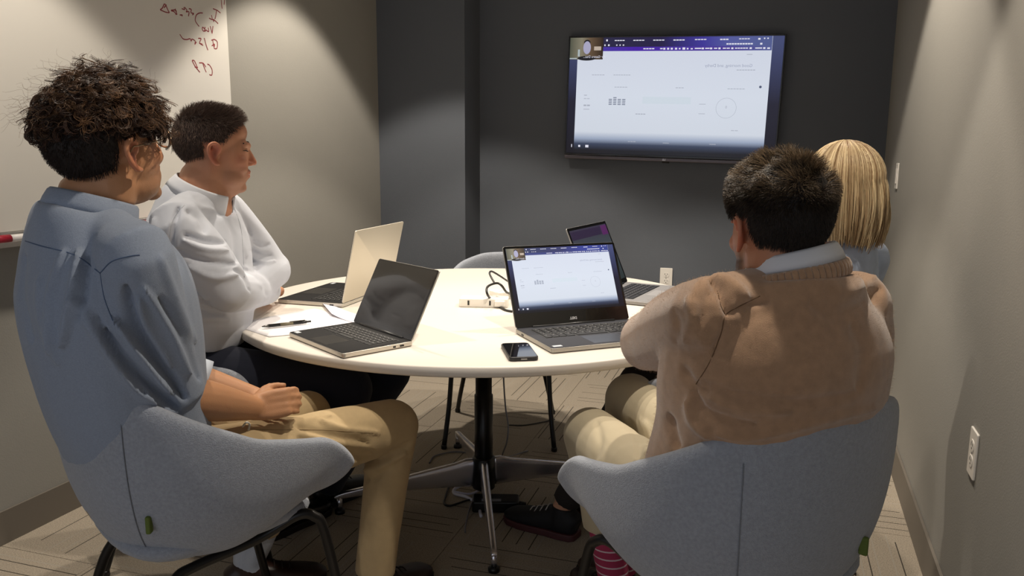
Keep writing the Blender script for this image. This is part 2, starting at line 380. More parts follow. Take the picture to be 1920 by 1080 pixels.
def call_screen(parent, W, H, T, tvs, estr):
    """W x H screen in local xy of T (z towards viewer). coordinates below: u right, v down, from the photo's screen"""
    scr = quad('screen', screen_material('call_screen_'+tvs, estr), parent, -W/2, -H/2, W/2, H/2, 0, T)
    def q(name, m, u0, v0, u1, v1, z): return quad(name, m, scr, (u0-.5)*W, (.5-v1)*H, (u1-.5)*W, (.5-v0)*H, z*.0003, T)
    hdr = [(.0, '#2a2a48'), (.45, '#241d4a'), (.66, '#4038a0'), (.8, '#5a62a8'), (1, '#59659a')] if tvs == 'tv' else [(0, '#22345e'), (.5, '#232c66'), (.75, '#2a3a9a'), (1, '#263a8c')]
    bm = [(0, '#4a46a8'), (.3, '#4a1eb0'), (.8, '#4c3c9c'), (1, '#5c66a0')] if tvs == 'tv' else [(0, '#2a3c80'), (.5, '#26347c'), (1, '#2e3f8e')]
    q('browser_bar', grad_mat('hdr_'+tvs, hdr, estr), .036, .0, .948, .085, 1)
    q('bookmark_bar', grad_mat('bm_'+tvs, bm, estr), .036, .080, .948, .115, 2)
    q('webcam_picture', grad_mat('cam_'+tvs, [(0, '#55584a'), (.35, '#8c8672'), (.6, '#6a5540'), (1, '#2c2018')], estr), 0, 0, .165, .185, 3)
    wm = em('white_'+tvs, '#f2f2ff', estr); gm = em('grey_'+tvs, '#b4bac8', estr); dm = em('dim_'+tvs, '#9aa0b4', estr*.7); bl = em('slate_'+tvs, '#56607c', estr)
    # webcam figure: bald head, dark beard shade, wall boxes
    f = MB()
    def disc(cx, cy, rx, ry, z, n=20): f.add([((cx-.5)*W+rx*W*cos(2*pi*i/n), (.5-cy)*H+ry*H*sin(2*pi*i/n), z*.0003) for i in range(n)], [tuple(range(n))], T)
    disc(.085, .085, .019, .055, 5); f.build('webcam_face', em('face_'+tvs, '#b4b2d0', estr), scr)
    f = MB(); disc(.085, .175, .045, .02, 4); f.build('webcam_shoulders', em('sh_'+tvs, '#1a1a22', estr), scr); f = MB(); disc(.085, .04, .016, .022, 4.5); f.build('webcam_hair', em('sh_'+tvs, '#1a1a22', estr), scr)
    q('webcam_shelf', em('shelf_'+tvs, '#c8b8a8', estr), .12, .075, .155, .108, 4)
    q('webcam_desk', em('desk_'+tvs, '#b8c4c8', estr), .0, .172, .036, .182, 4.2); q('webcam_monitor', em('desk_'+tvs, '#b8c4c8', estr), .04, .10, .05, .16, 4)
    def bars(name, m, L_, z=4):
        b = MB()
        for (u, v, du, dv) in L_:
            n = max(1, int(du/.012)) if dv < .016 and du > .03 else 1
            for i in range(n):
                a = u+du*i/n; c = u+du*(i+.82)/n if n > 1 else u+du
                b.add([((a-.5)*W, (.5-v-dv)*H, z*.0003), ((c-.5)*W, (.5-v-dv)*H, z*.0003), ((c-.5)*W, (.5-v)*H, z*.0003), ((a-.5)*W, (.5-v)*H, z*.0003)], [(0, 1, 2, 3)], T)
        return tag(b.build(name, m, scr), kind='stuff')
    bars('tab_titles', wm, [(.22, .022, .05, .008), (.31, .022, .055, .008), (.405, .022, .055, .008), (.50, .022, .055, .009), (.60, .02, .055, .008), (.715, .02, .04, .01), (.80, .018, .05, .007)])
    bars('toolbar_icons', wm, [(.178, .016, .008, .016), (.17, .058, .006, .014), (.188, .058, .008, .014), (.228, .06, .006, .01), (.244, .06, .006, .01), (.26, .06, .007, .01), (.745, .056, .12, .011), (.895, .055, .01, .014), (.885, .016, .01, .014), (.91, .014, .006, .01), (.925, .014, .006, .01)])
    bars('bookmarks', wm, [(.36, .092, .055, .009), (.44, .092, .012, .009), (.455, .09, .01, .015), (.473, .09, .01, .015), (.49, .09, .01, .015), (.51, .09, .01, .015), (.528, .092, .008, .011), (.545, .088, .013, .018), (.565, .092, .008, .012), (.583, .094, .01, .01), (.602, .092, .03, .009), (.634, .09, .01, .014), (.65, .092, .02, .009), (.672, .09, .01, .014), (.69, .092, .015, .009), (.71, .09, .01, .014), (.73, .092, .035, .009), (.768, .09, .01, .014), (.785, .092, .06, .009), (.85, .09, .01, .014), (.875, .092, .03, .009), (.91, .09, .01, .014), (.928, .092, .012, .012)])
    bars('page_text', gm, [(.115, .315, .065, .005), (.222, .315, .085, .005), (.23, .418, .065, .005), (.525, .42, .04, .005), (.765, .425, .08, .005), (.08, .49, .015, .006), (.08, .52, .032, .005), (.08, .575, .035, .012), (.08, .612, .03, .005), (.34, .645, .05, .007), (.64, .555, .03, .004), (.64, .635, .03, .004), (.795, .77, .035, .005), (.84, .145, .025, .005), (.80, .27, .085, .006), (.31, .885, .04, .006), (.48, .89, .03, .005), (.70, .89, .03, .005)])
    g = []
    for i, x in enumerate((.205, .227, .249, .271)):
        for j in range(5 if i == 1 else 4): g.append((x, .523+.0145*j-(.015 if i == 1 else 0), .016, .006))
    bars('page_chart', bl, g, 5)
    # ring gauge
    rg = MB(); n = 40; cx, cy, R1, R2 = (.765-.5)*W, (.5-.587)*H, .0455*W, .0468*W
    V = [(cx+r*cos(2*pi*i/n), cy+r*sin(2*pi*i/n), .0015) for r in (R1, R2) for i in range(n)]
    rg.add(V, [(i, (i+1) % n, n+(i+1) % n, n+i)[::-1] for i in range(n)], T).build('page_ring', gm, scr)
    dd = MB(); dd.lathe([(.006*W, .0010), (.006*W, .0012)], ((.912-.5)*W, (.5-.41)*H, 0), 12, T).build('page_dot', bl, scr)
    q('page_wave', em('wave_'+tvs, '#dde8f3', estr), .37, .50, .60, .56, 3)
    bars('call_controls', wm, [(.026, .925, .004, .026), (.062, .93, .010, .018), (.098, .928, .016, .022)], 6)
    def tx(s, u, v, size, m, mir=True): text('screen_words', s, size*W, m, scr, T@Matrix.Translation(((u-.5)*W, (.5-v)*H, .0018)), mir, ext=0)
    tx('Good morning, and Derby', .762, .238, .020, em('head_'+tvs, '#a9b0c6', estr)); tx('Mr Gastro Dec...', .122, .163, .016, wm); tx('0', .765, .58, .018, gm)
    return scr

# ------------------------------------------------------------------ television
TY = YB-.05
PT = [atY(1064.6, 67.2, TY), atY(1471.7, 65.2, TY), atY(1064.6, 296.7, TY), atY(1351, 305, TY)]
TW = PT[1][0]-PT[0][0]; tilt = 0.5*(atan2(PT[0][2]-PT[1][2], TW)+atan2(PT[2][2]-PT[3][2], PT[3][0]-PT[2][0]))
cx = (PT[0][0]+PT[1][0])/2; TH = ((PT[0][2]+PT[1][2])/2)-(PT[2][2]+(cx-PT[2][0])*math.tan(-tilt)); cz = (PT[0][2]+PT[1][2])/2-TH/2
TT = Matrix.Translation((cx, TY+.0, cz))@Matrix.Rotation(tilt, 4, 'Y')@Matrix(((1, 0, 0, 0), (0, 0, -1, 0), (0, 1, 0, 0), (0, 0, 0, 1)))
tv = empty('television'); tv.matrix_world = TT; tag(tv, 'large black flat television on the dark wall showing a shared web page', 'television')
m_blk = mat('gloss_black', '#0d0c0e', .18, coat=.3); m_blk2 = mat('matte_black', '#131315', .5); m_gun = mat('gunmetal_strip', '#4a4647', .3, .8)
b = .008
fr = MB()
for (x0, y0, x1, y1) in ((-TW/2, -TH/2, -TW/2+b, TH/2), (TW/2-b, -TH/2, TW/2, TH/2), (-TW/2+b, TH/2-b, TW/2-b, TH/2), (-TW/2+b, -TH/2+.022, TW/2-b, -TH/2+.034)): fr.box((x0, y0, -.006), (x1, y1, .003))
fr.build('bezel', m_blk, tv, bevel=.0015)
MB().box((-TW/2, -TH/2, -.004), (TW/2, -TH/2+.02, .006)).build('chin', mat('chin_metal', '#5b5558', .3, .7), tv, bevel=.003)
MB().box((-TW/2+.004, -TH/2+.004, -.03), (TW/2-.004, TH/2-.004, -.003)).build('back_shell', m_blk2, tv, bevel=.006)
MB().box((-.2, -.15, -.049), (.2, .15, -.03)).build('wall_mount', m_blk2, tv)
MB().tube([(-.02, -TH/2-.002, 0), (.02, -TH/2-.002, 0)], .006, 8).build('sensor', m_blk2, tv, True)
text('logo', 'LG', .014, mat('logo_silver', '#cfcfd2', .3, .5), tv, Matrix.Translation((-.01, -TH/2+.010, .0065)), True, ext=.0002, bold=.0006)
call_screen(tv, TW-2*b, TH-.022-.012-b, Matrix.Translation((0, (.034-b)/2, -.0022)), 'tv', .82)

# ================================================================== TABLE
TC = np.array([-.9367, 2.6343]); TRr = .8472; TZ = .74
tb = empty('round_table', (TC[0], TC[1], 0)); tag(tb, 'round white conference table on a black column with polished four star base', 'table')
m_top = mat('warm_white_laminate', '#d8d1c7', .42, bump=.02, bscale=300, spec=.4); m_edge = mat('white_edge_band', '#d9d0c9', .4)
MB().lathe([(0.02, -.030), (TRr-.008, -.030), (TRr, -.024), (TRr, -.004), (TRr-.003, -.0006), (TRr-.010, 0), (0.02, 0)], (0, 0, TZ), 128).build('tabletop', m_top, tb, True, bevel=0)
m_chrome = mat('polished_chrome', '#e2e1e8', .27, .95); m_black = mat('black_powder_coat', '#0c0b0c', .35)
MB().lathe([(.034, .05), (.034, .40), (.030, .401), (.030, .70)], (0, 0, 0), 28).build('column', m_black, tb, True)
MB().prism(rrect(.36, .36, .04), .700, .7095).build('mounting_plate', m_black, tb)
MB().lathe([(.042, .045), (.042, .16), (.036, .165)], (0, 0, 0), 28).build('hub', m_black, tb, True)
for k, deg in enumerate((212, 293, 32, 122)):
    a = RD(deg)
    prof = [(0.035, .158, .052), (.06, .160, .053), (.10, .148, .056), (.2, .130, .060), (.32, .108, .062), (.42, .090, .060), (.49, .078, .056), (.515, .070, .055), (.522, .062, .057)]
    P = crom([(r, (a_+b_)/2, 0) for r, a_, b_ in prof], 2); Rr = crom([((a_-b_)/2, max(.008, .014-.01*r), 0) for r, a_, b_ in prof], 2)
    V, F = loft_rings([(x, 0, z) for x, z, _ in P], Rr[:, :2], 14, ref=(0, 0, 1), expo=5)
    V[:, :2] *= 1.04
    lg = MB().add(V, F, Matrix.Rotation(a, 4, 'Z')).build('leg', m_chrome, tb, True)
    MB().tube([(.525*cos(a), .525*sin(a), .062), (.525*cos(a), .525*sin(a), .014)], .010, 12).build('leveller', m_chrome, lg, True)
    MB().lathe([(.012, .016), (.018, .012), (.018, .0)], (.525*cos(a), .525*sin(a), 0), 16).build('foot_glide', m_black, lg, True)

# ================================================================== CHAIRS
m_fab = mat('grey_blue_wool', '#989da7', .95, bump=.55, bscale=420, var=.10, vscale=160, sheen=.35, spec=.2)
m_piping = mat('pale_wool_edge', '#a5a7ad', .95, sheen=.3, spec=.2)
def smooth(a, b, x): t = np.clip((x-a)/(b-a), 0, 1); return t*t*(3-2*t)
def make_chair(name, label, loc, rz, cat='chair', group='grey tub chairs around the table', tagt=0., sc=1.0):
    t = empty(name, loc, rz, sc); tag(t, label, cat, group)
    NT, NV = 49, 13
    ts = np.linspace(-1, 1, NT); V = np.zeros((NT, NV, 3))
    def rim(tt):
        s = abs(tt); sg = np.sign(tt) or 1
        if s < .55:
            ph = s/.55*pi/2; x = .295*sin(ph)**.85; y = -.02-.265*cos(ph)
        else:
            q = (s-.55)/.45; x = .295-.025*q**2; y = -.02+.27*q
        z = float(np.interp(s, [0, .12, .3, .45, .6, .75, .88, .95, 1.0], [.858, .853, .815, .758, .703, .680, .660, .628, .580]))
        return np.array([sg*x, y, z])
    def bot(tt):
        ph = abs(tt)*RD(140); return np.array([np.sign(tt)*.175*sin(ph)**.8, .0-.165*cos(ph)+.0, .430+.055*smooth(.55, 1, abs(tt))])
    for i, tt in enumerate(ts):
        A = rim(tt); B_ = bot(tt); s = abs(tt)
        C1 = A*np.array([1.03, 1.03, 1]); C1[2] = A[2]*.45+B_[2]*.55; C1 = C1*(1-.35*smooth(.7, 1, s))+(A*.35+B_*.65)*(.35*smooth(.7, 1, s))
        C2 = np.array([A[0]*.72+B_[0]*.28, A[1]*.72+B_[1]*.28, B_[2]+.035])
        for j in range(NV):
            v = j/(NV-1); V[i, j] = (1-v)**3*A+3*(1-v)**2*v*C1+3*(1-v)*v*v*C2+v**3*B_
    F = [(i*NV+j, (i+1)*NV+j, (i+1)*NV+j+1, i*NV+j+1)[::-1] for i in range(NT-1) for j in range(NV-1)]
    VV = V.reshape(-1, 3)
    # bottom cap
    c = len(VV); VV = np.vstack([VV, [[0, .03, .420]]])
    F += [(i*NV+NV-1, (i+1)*NV+NV-1, c)[::-1] for i in range(NT-1)]+[((NT-1)*NV+NV-1, NV-1, c)[::-1]]
    sh = mesh_np('shell', VV, F, m_fab, t, True)
    so = sh.modifiers.new('thick', 'SOLIDIFY'); so.thickness = .034; so.offset = -1 
    ss = sh.modifiers.new('sub', 'SUBSURF'); ss.levels = ss.render_levels = 2
    # seat cushion
    sp = [(-.26, -.12), (-.25, .15), (-.235, .24), (-.16, .275), (0, .285), (.16, .275), (.235, .24), (.25, .15), (.26, -.12), (.19, -.24), (0, -.27), (-.19, -.24)]
    pts = crom(np.array([(x, y, 0) for x, y in sp+sp[:1]]), 3)[:-1, :2]
    cu = MB()
    rings = [(.72, .44), (.84, .45), (.92, .465), (.94, .480), (.90, .490), (.78, .496), (.4, .494), (.05, .493)]
    n = len(pts); VV = []; FF = []
    for s, z in rings: VV += [(x*s*.88, y*s*.80-.02, z) for x, y in pts]
    for i in range(len(rings)-1):
        for k in range(n): FF.append((i*n+k, i*n+(k+1) % n, (i+1)*n+(k+1) % n, (i+1)*n+k))
    FF.append(tuple(range((len(rings)-1)*n, len(rings)*n))); FF.append(tuple(range(n))[::-1])
    cu.add(VV, FF).build('seat_cushion', m_fab, t, True)
    # seams down the shell
    for sg in (-1, 1):
        i = int((1+sg*.25)/2*(NT-1)); P = V[i][1:].copy(); nrm = P-np.array([0, 0, .6]); nrm[:, 2] = 0; nrm /= np.linalg.norm(nrm, axis=1)[:, None]
        MB().tube(crom(P+nrm*.0005, 2), .0010, 6).build('seam', mat('seam_dark', '#7d828c', .9), t, True)
    # leg frames: inverted U tubes
    for sg in (-1, 1):
        pts = [(sg*.255, .27, .012), (sg*.235, .225, .20), (sg*.222, .185, .42), (sg*.215, .165, .462), (sg*.20, .13, .470), (sg*.17, .05, .430), (sg*.15, -.08, .405), (sg*.155, -.13, .39), (sg*.185, -.175, .32), (sg*.23, -.225, .12), (sg*.25, -.255, .012)]
        P = crom(pts, 5); lf = MB().tube(P, .0115, 12).build('leg_frame', m_black, t, True)
        for e in (0, -1): MB().lathe([(.012, 0.0), (.014, .002), (.014, .016), (.0125, .02)], tuple(np.array(pts[e])*[1, 1, 0]), 12).build('foot_cap', m_black, lf, True)
    for y in (.12,): MB().tube([(-.18, y, .455 if y > 0 else .395), (.18, y, .455 if y > 0 else .395)], .010, 10).build('cross_bar', m_black, t, True)
    # little green loop tag at the back
    i = int(round((1+tagt)/2*(NT-1))); P = V[i, 6]
    g = MB(); g.box((-.005, -.012, -.018), (.005, .004, .018), Matrix.Translation(Vector(P))@Matrix.Rotation(atan2(-P[0], P[1])+pi, 4, 'Z')).build('tag', mat('tag_green', '#5a6a2a', .8), t, bevel=.003)
    return t
CHA = make_chair('tub_chair', 'grey wool tub chair under the curly haired man', (-1.20, 1.44, 0), -RD(30), tagt=.30)
CHC = make_chair('tub_chair', 'grey wool tub chair under the man in beige sweater', (-.035, 1.61, 0), RD(48), tagt=.10)
CHB = make_chair('tub_chair', 'grey wool tub chair under the man in white shirt', (-1.655, 2.06, 0), -RD(76))
CHD = make_chair('tub_chair', 'grey wool tub chair under the blonde woman', (-.005, 2.34, 0), RD(70))
CHE = make_chair('tub_chair', 'empty grey tub chair at the far side of the round table', (-1.10, 3.35, 0), RD(195), sc=.935)

# ================================================================== LAPTOPS
def laptop(label, x, y, a, W, D, lid, L_, base='#cbc4b8', deck='#111011', lidc='#b9b4aa', screen=None, deckrough=.7, touch='#161516', logo=None, bezel='#0b0b0c'):
    t = empty('laptop', (0, 0, 0)); t.matrix_world = Matrix.Translation((x, y, TZ))@Matrix.Rotation(a, 4, 'Z')
    tag(t, label, 'laptop', 'laptops on the round table')
    mb = mat('alu_'+base, base, .35, .55); md = mat('deck_'+deck, deck, deckrough, .1, spec=.25)
    MB().prism(rrect(W, D, .008, 4, 0, D/2), .002, .0145).build('base', mb, t, bevel=.002)
    ft = MB()
    for fx in (-W*.42, W*.42):
        for fy in (.02, D-.02): ft.box((fx-.012, fy-.004, 0), (fx+.012, fy+.004, .0025))
    tag(ft.build('rubber_feet', m_black, t), kind='stuff')
    MB().prism(rrect(W-.004, D-.003, .007, 4, 0, D/2), .0145, .0156).build('palm_rest', md, t, bevel=.0005, seg=1)
    kb = MB(); kw = W*.82; kx0 = -kw/2; rows = 6; kh = D*.42; ky0 = D*.44
    MB().prism(rrect(kw+.008, kh+.006, .003, 3, 0, ky0+kh/2), .0156, .0158).build('keyboard_well', mat('well_'+deck, '#0e0e0f', .6), t)
    for r in range(rows):
        n = 14; y0 = ky0+r*kh/rows; yy = y0+kh/rows*.84; x = 0
        ws = [1]*n
        if r == 0: ws = [1, 1, 1, 1.2, 5, 1.2, 1, 1, 1, .8]
        if r == 1: ws = [2]+[1]*10+[2]
        if r == 2: ws = [1.6]+[1]*11+[1.4]
        s = sum(ws); c = kx0
        for wk in ws:
            d = kw*wk/s; kb.box((c+d*.07, y0, .0158), (c+d*.93, yy, .0172)); c += d
    tag(kb.build('keys', mat('keycaps_'+('x' if deck > '#4' else 'y'), '#100f10' if deck < '#4' else '#26262a', .55), t), kind='stuff')
    lg = MB()
    for r in range(1, 6):
        for c in range(13):
            xx = kx0+kw*(c+.45)/13.5; yy = ky0+(r+.38)*kh/6; lg.box((xx, yy, .0172), (xx+.004, yy+.0035, .01725))
    tag(lg.build('key_legends', mat('legend_grey', '#8c8a88', .5), t), kind='stuff')
    MB().prism(rrect(W*.30, D*.33, .003, 3, 0, D*.215), .0156, .01585).build('touchpad', mat('pad_'+touch, touch, .32), t)
    st = MB().box((W*.37 if False else -W*.47, .012, .0156), (-W*.40, .026, .0160)).build('sticker', mat('sticker_white', '#c9cdd2', .4), t)
    pt = MB(); pt.box((W/2-.0005, D*.70, .005), (W/2+.0006, D*.74, .010)); pt.box((W/2-.0005, D*.80, .005), (W/2+.0006, D*.86, .010)); pt.box((-W/2-.0006, D*.75, .005), (-W/2+.0005, D*.81, .010)); tag(pt.build('ports', m_slot, t), kind='stuff')
    # lid
    LT = Matrix.Translation((0, D-.004, .0165))@Matrix.Rotation(lid-pi/2+pi/2, 4, 'X')   # local x right, y up along lid, z towards user... 
    LT = Matrix.Translation((0, D-.006, .0165))@Matrix(((1, 0, 0, 0), (0, cos(lid), -sin(lid), 0), (0, sin(lid), cos(lid), 0), (0, 0, 0, 1)))
    le = bpy.data.objects.new('lid', MB().prism(rrect(W, L_, .007, 4, 0, L_/2), -.0055, -.0008).build('tmp', mat('lid_'+lidc, lidc, .42, .45), None, bevel=.001).data)
    bpy.data.objects.remove(bpy.data.objects['tmp']); link(le, t); le.matrix_local = LT
    bv = le.modifiers.new('bevel', 'BEVEL'); bv.width = .0012; bv.segments = 2; bv.limit_method = 'ANGLE'
    MB().prism(rrect(W-.002, L_-.002, .006, 4, 0, L_/2), -.0008, .0003).build('screen_bezel', mat('bez_'+bezel, bezel, .16, coat=.4), le)
    hw_ = MB().tube([(-W*.36, D-.006, .0155), (W*.36, D-.006, .0155)], .0055, 10).build('hinge', mat('hinge_black', '#161617', .4), t, True)
    if screen == 'call':
        call_screen(le, W-.016, L_-.052, Matrix.Translation((0, L_/2+.0175, .0006)), 'lap', .95)
    elif screen == 'desktop':
        s = quad('screen', grad_mat('desk_grad', [(0, '#2a3a3c'), (.7, '#47515a'), (1, '#3b3350')], .55, 1), le, -W/2+.012, .02, W/2-.012, L_-.012, .0006)
        quad('call_tile', em('tile', '#6a2c72', .55), s, W/2-.075, L_-.055, W/2-.014, L_-.016, .0009)
        quad('toolbar', em('tb', '#3c2c50', .5), s, -W/2+.014, L_-.05, W/2-.08, L_-.018, .0008)
    else:
        MB().prism(rrect(W-.014, L_-.024, .002, 2, 0, L_/2+.006), .0003, .0006).build('screen', mat('off_screen', '#17130f', .10, coat=.5), le)
    if logo: text('logo', logo, .011, mat('logo_silver', '#cfcfd2', .3, .5), le, Matrix.Translation((0, .017, .0006)), True, ext=.0002, bold=.0004)
    return t
laptop('black laptop with dark blank screen, nearest the curly haired man', -1.163, 1.876, -.551, .32, .219, 1.09, .213)
laptop('laptop with dark frame and lit screen in front of the sweater man', -.374, 2.143, .691, .388, .261, 1.12, .258, base='#a8a49c', deck='#33343a', lidc='#8b8a88', screen='call', logo='DELL', touch='#3b3d43')
laptop('laptop seen from its pale silver lid, in front of the white shirt man', -1.627, 2.583, -1.561, .385, .26, 1.344, .259, base='#c8c2b6', lidc='#cdc5b4')
laptop('grey aluminium laptop at the far right side of the table', -.289, 2.943, 1.393, .385, .266, 1.161, .264, base='#8f8d8c', deck='#8c8a8a', lidc='#8f8d8c', screen='desktop', deckrough=.4, touch='#9a9898')

# ------------------------------------------------------------------ phone, pen, papers, power box, cables
P1, P2, P3 = at(938, 645, TZ+.01), at(955, 671, TZ+.01), at(1011, 669, TZ+.01)
ax = math.atan2((P3-P2)[1], (P3-P2)[0])
ph = empty('smartphone', (0, 0, 0)); ph.matrix_world = Matrix.Translation((*((P1+P3)/2)[:2], TZ))@Matrix.Rotation(ax, 4, 'Z'); tag(ph, 'black smartphone in a dark case lying near the table edge', 'phone')
MB().prism(rrect(.078, .156, .011), .0005, .0115).build('case', mat('case_black', '#1d1c1d', .45), ph, bevel=.0025)
MB().prism(rrect(.072, .150, .009), .0115, .0121).build('screen', mat('phone_glass', '#0b0c10', .05, coat=.6), ph)
MB().box((-.012, .066, .0121), (.012, .068, .0123)).build('earpiece', m_slot, ph)
MB().box((-.008, -.0786, .004), (.008, -.0775, .008)).build('charging_port', mat('port_metal', '#8c8c8c', .3, .9), ph)
def sheet(label, px, z, thick=.0004, bend=0., m='#ece9ea'):
    Q = [at(x, y, TZ+z) for x, y in px]; N_ = 10; V = []
    for i in range(N_+1):
        for j in range(N_+1):
            u, v = i/N_, j/N_; p_ = (1-u)*(1-v)*Q[0]+u*(1-v)*Q[1]+u*v*Q[2]+(1-u)*v*Q[3]; p_ = p_.copy(); p_[2] = TZ+z+bend*max(0, u-.55)**2*4+.0006*sin(7*u+3*v); V.append(p_)
    F = [(i*(N_+1)+j, (i+1)*(N_+1)+j, (i+1)*(N_+1)+j+1, i*(N_+1)+j+1) for i in range(N_) for j in range(N_)]
    o = mesh_np('paper_sheet', V, F, mat('paper_'+m, m, .8), None, True); s = o.modifiers.new('t', 'SOLIDIFY'); s.thickness = thick; s.offset = 1
    tag(o, label, 'paper', 'loose papers on the table'); return o
sheet('flat sheet of paper under the pen, overhanging the table edge', [(432, 608), (505, 632), (700, 612), (590, 578)], .001, m='#ebe8e9')
sheet('folded white sheet lifted at its corner beside the silver laptop', [(700, 616), (622, 592), (598, 564), (672, 590)], .004, bend=.008, m='#e2e0ea')
a_, b_ = at(490, 613, TZ+.008), at(583, 603, TZ+.008)
pn = empty('pen', (0, 0, 0)); pn.matrix_world = Matrix.Translation((*((a_+b_)/2)[:2], TZ+.0088))@Matrix.Rotation(atan2((b_-a_)[1], (b_-a_)[0]), 4, 'Z'); tag(pn, 'black click pen lying on the white paper', 'pen')
MB().tube([(-.055, 0, 0), (.045, 0, 0)], .0052, 12).build('barrel', mat('pen_black', '#1b1a1a', .35), pn, True)
MB().tube([(-.075, 0, 0), (-.068, 0, 0), (-.055, 0, 0)], [.0012, .003, .0052], 12).build('tip', mat('pen_tip', '#6c6a68', .3, .8), pn, True)
MB().tube([(.045, 0, 0), (.062, 0, 0), (.063, 0, 0), (.076, 0, 0)], [.0052, .0048, .003, .003], 12).build('clicker', mat('pen_black', '#1b1a1a', .35), pn, True)
MB().box((.01, -.002, .005), (.058, .002, .0068)).build('clip', mat('pen_clip', '#3a3835', .3, .6), pn)
MB().tube([(-.02, 0, 0), (.02, 0, 0)], .0054, 12).build('print_band', mat('pen_band', '#6e6650', .5), pn, True)
# white pop-up power box
pc = at(908, 573, TZ); bx = empty('power_box', (pc[0], pc[1], TZ), .25); tag(bx, 'white tabletop power box with dark sockets near table centre', 'power box')
m_wp = mat('white_plastic', '#eee9e0', .4)
MB().prism(rrect(.17, .07, .008, 4, 0, 0), 0, .030).build('housing', m_wp, bx, bevel=.003)
for x in (-.055, 0.02): 
    MB().box((x, -.0365, .008), (x+.006, -.0352, .024)).build('socket', m_slot, bx)
MB().box((.04, -.050, .006), (.075, -.035, .026)).build('plug', m_wp, bx, bevel=.003)
pb = at(938, 560, TZ); br = empty('charger_brick', (pb[0], pb[1]+.02, TZ), .9); tag(br, 'white laptop charger brick behind the lit laptop', 'charger')
MB().prism(rrect(.075, .075, .012), 0, .028).build('case', m_wp, br, bevel=.004)
MB().box((.037, -.012, .008), (.052, .012, .02)).build('cable_end', m_black, br, bevel=.002)
def cable(label, pts, r=.0028, m='#14120f', name='cable', grp=None, rough=.45):
    o = MB().tube(crom(pts, 8), r, 8).build(name, mat('cab_'+m, m, rough), None, True); tag(o, label, 'cable', grp); return o
def Pz(x, y, z): return tuple(at(x, y, z))
cable('black cable looped over the white power box on the table', [Pz(960, 584, .744), Pz(945, 580, .744), Pz(925, 565, .75), Pz(914, 552, .79), Pz(914, 538, .81), Pz(930, 531, .815), Pz(940, 535, .81), Pz(950, 548, .78), Pz(962, 552, .75), Pz(975, 560, .745)], .0042)
cable('thin black cable arching up beside the lit laptop', [Pz(928, 532, .814), Pz(921, 520, .83), Pz(918, 512, .84), Pz(922, 509, .84), Pz(935, 516, .82), Pz(950, 526, .79), Pz(965, 536, .75), Pz(985, 550, .745)], .0036)
# floor cables
cable('grey cable hanging from under the tabletop behind the column', [tuple(atD(x, y, 2.95)) for x, y in [(944, 700), (945, 725), (948, 765), (953, 800)]]+[tuple(atD(950, 830, 2.97)), tuple(at(944, 858, .01)), Pz(990, 845, .005)], .0032, '#8a8a90')
cable('thin dark cable crossing the floor to the far chair leg', [Pz(952, 797, .004), Pz(985, 797, .004), Pz(1024, 790, .004), Pz(1040, 786, .004)], .003, '#2c2a28')
cable('pale network cable curved on the floor left of the column', [Pz(805, 868, .005), Pz(815, 855, .005), Pz(850, 847, .005), Pz(880, 850, .005), Pz(900, 858, .005)], .0032, '#77757c')
cable('thick white cable looped under the table base', [Pz(908, 897, .03), Pz(880, 905, .03), Pz(855, 915, .02), Pz(852, 925, .01), Pz(875, 932, .008), Pz(895, 945, .008), Pz(902, 968, .008)], .006, '#d0ced8')
cable('second white cable loop crossing under the table base', [Pz(852, 922, .016), Pz(880, 926, .01), Pz(900, 918, .01), Pz(910, 905, .01), Pz(890, 898, .008), Pz(868, 900, .008)], .0042, '#c0bed0')
cable('thin grey cable with a loose plug end on the carpet', [Pz(896, 912, .006), Pz(890, 930, .006), Pz(880, 955, .006), Pz(873, 985, .006), Pz(872, 998, .006)], .0028, '#77767c')
cable('black cable looped on the carpet left of the white cables', [Pz(895, 899, .01), Pz(850, 902, .006), Pz(842, 912, .006), Pz(835, 932, .006), Pz(833, 944, .006), Pz(845, 948, .006), Pz(870, 940, .006), Pz(890, 935, .006)], .004, '#0d0c0d')
pa = at(905, 950, .0); ad = empty('power_adapter', (pa[0]+.05, pa[1], 0), .3); tag(ad, 'black power adapter brick lying on the carpet by the column', 'adapter')
MB().prism(rrect(.17, .075, .012), .0, .042).build('case', m_black, ad, bevel=.006)
MB().box((-.05, -.03, .042), (.02, -.01, .0424)).build('label_print', mat('label_grey', '#8e929c', .5), ad)
MB().tube([(.08, 0, .02), (.11, 0, .02)], [.01, .006], 10).build('strain_relief', m_black, ad, True)
# ================================================================== PEOPLE
from mathutils.bvhtree import BVHTree
def U(v): v = np.asarray(v, float); return v/np.linalg.norm(v)
def bearing(deg): a = RD(deg); return np.array([sin(a), cos(a), 0.]), np.array([cos(a), -sin(a), 0.])
def cap(mb, pts, rad, n=16, k=4, sq=1.0, ref=None, flat0=False, flat1=False):
    """rounded tapered limb through pts"""
    pts = np.asarray(pts, float); rad = np.asarray(rad, float)
    P = crom(pts, k); R_ = crom(np.stack([rad, rad*0, rad*0], 1), k)[:, 0]
    out = []; rr = []
    if not flat0:
        d = U(P[1]-P[0])
        for t in (-1, -.92, -.7, -.38): out.append(P[0]+d*t*R_[0]); rr.append(R_[0]*sqrt(max(1e-4, 1-t*t)))
    out += list(P); rr += list(R_)
    if not flat1:
        d = U(P[-1]-P[-2])
        for t in (.38, .7, .92, 1): out.append(P[-1]+d*t*R_[-1]); rr.append(R_[-1]*sqrt(max(1e-4, 1-t*t)))
    rr = np.array(rr); V, F = loft_rings(np.array(out), np.stack([rr, rr*sq], 1), n, ref); mb.add(V, F)
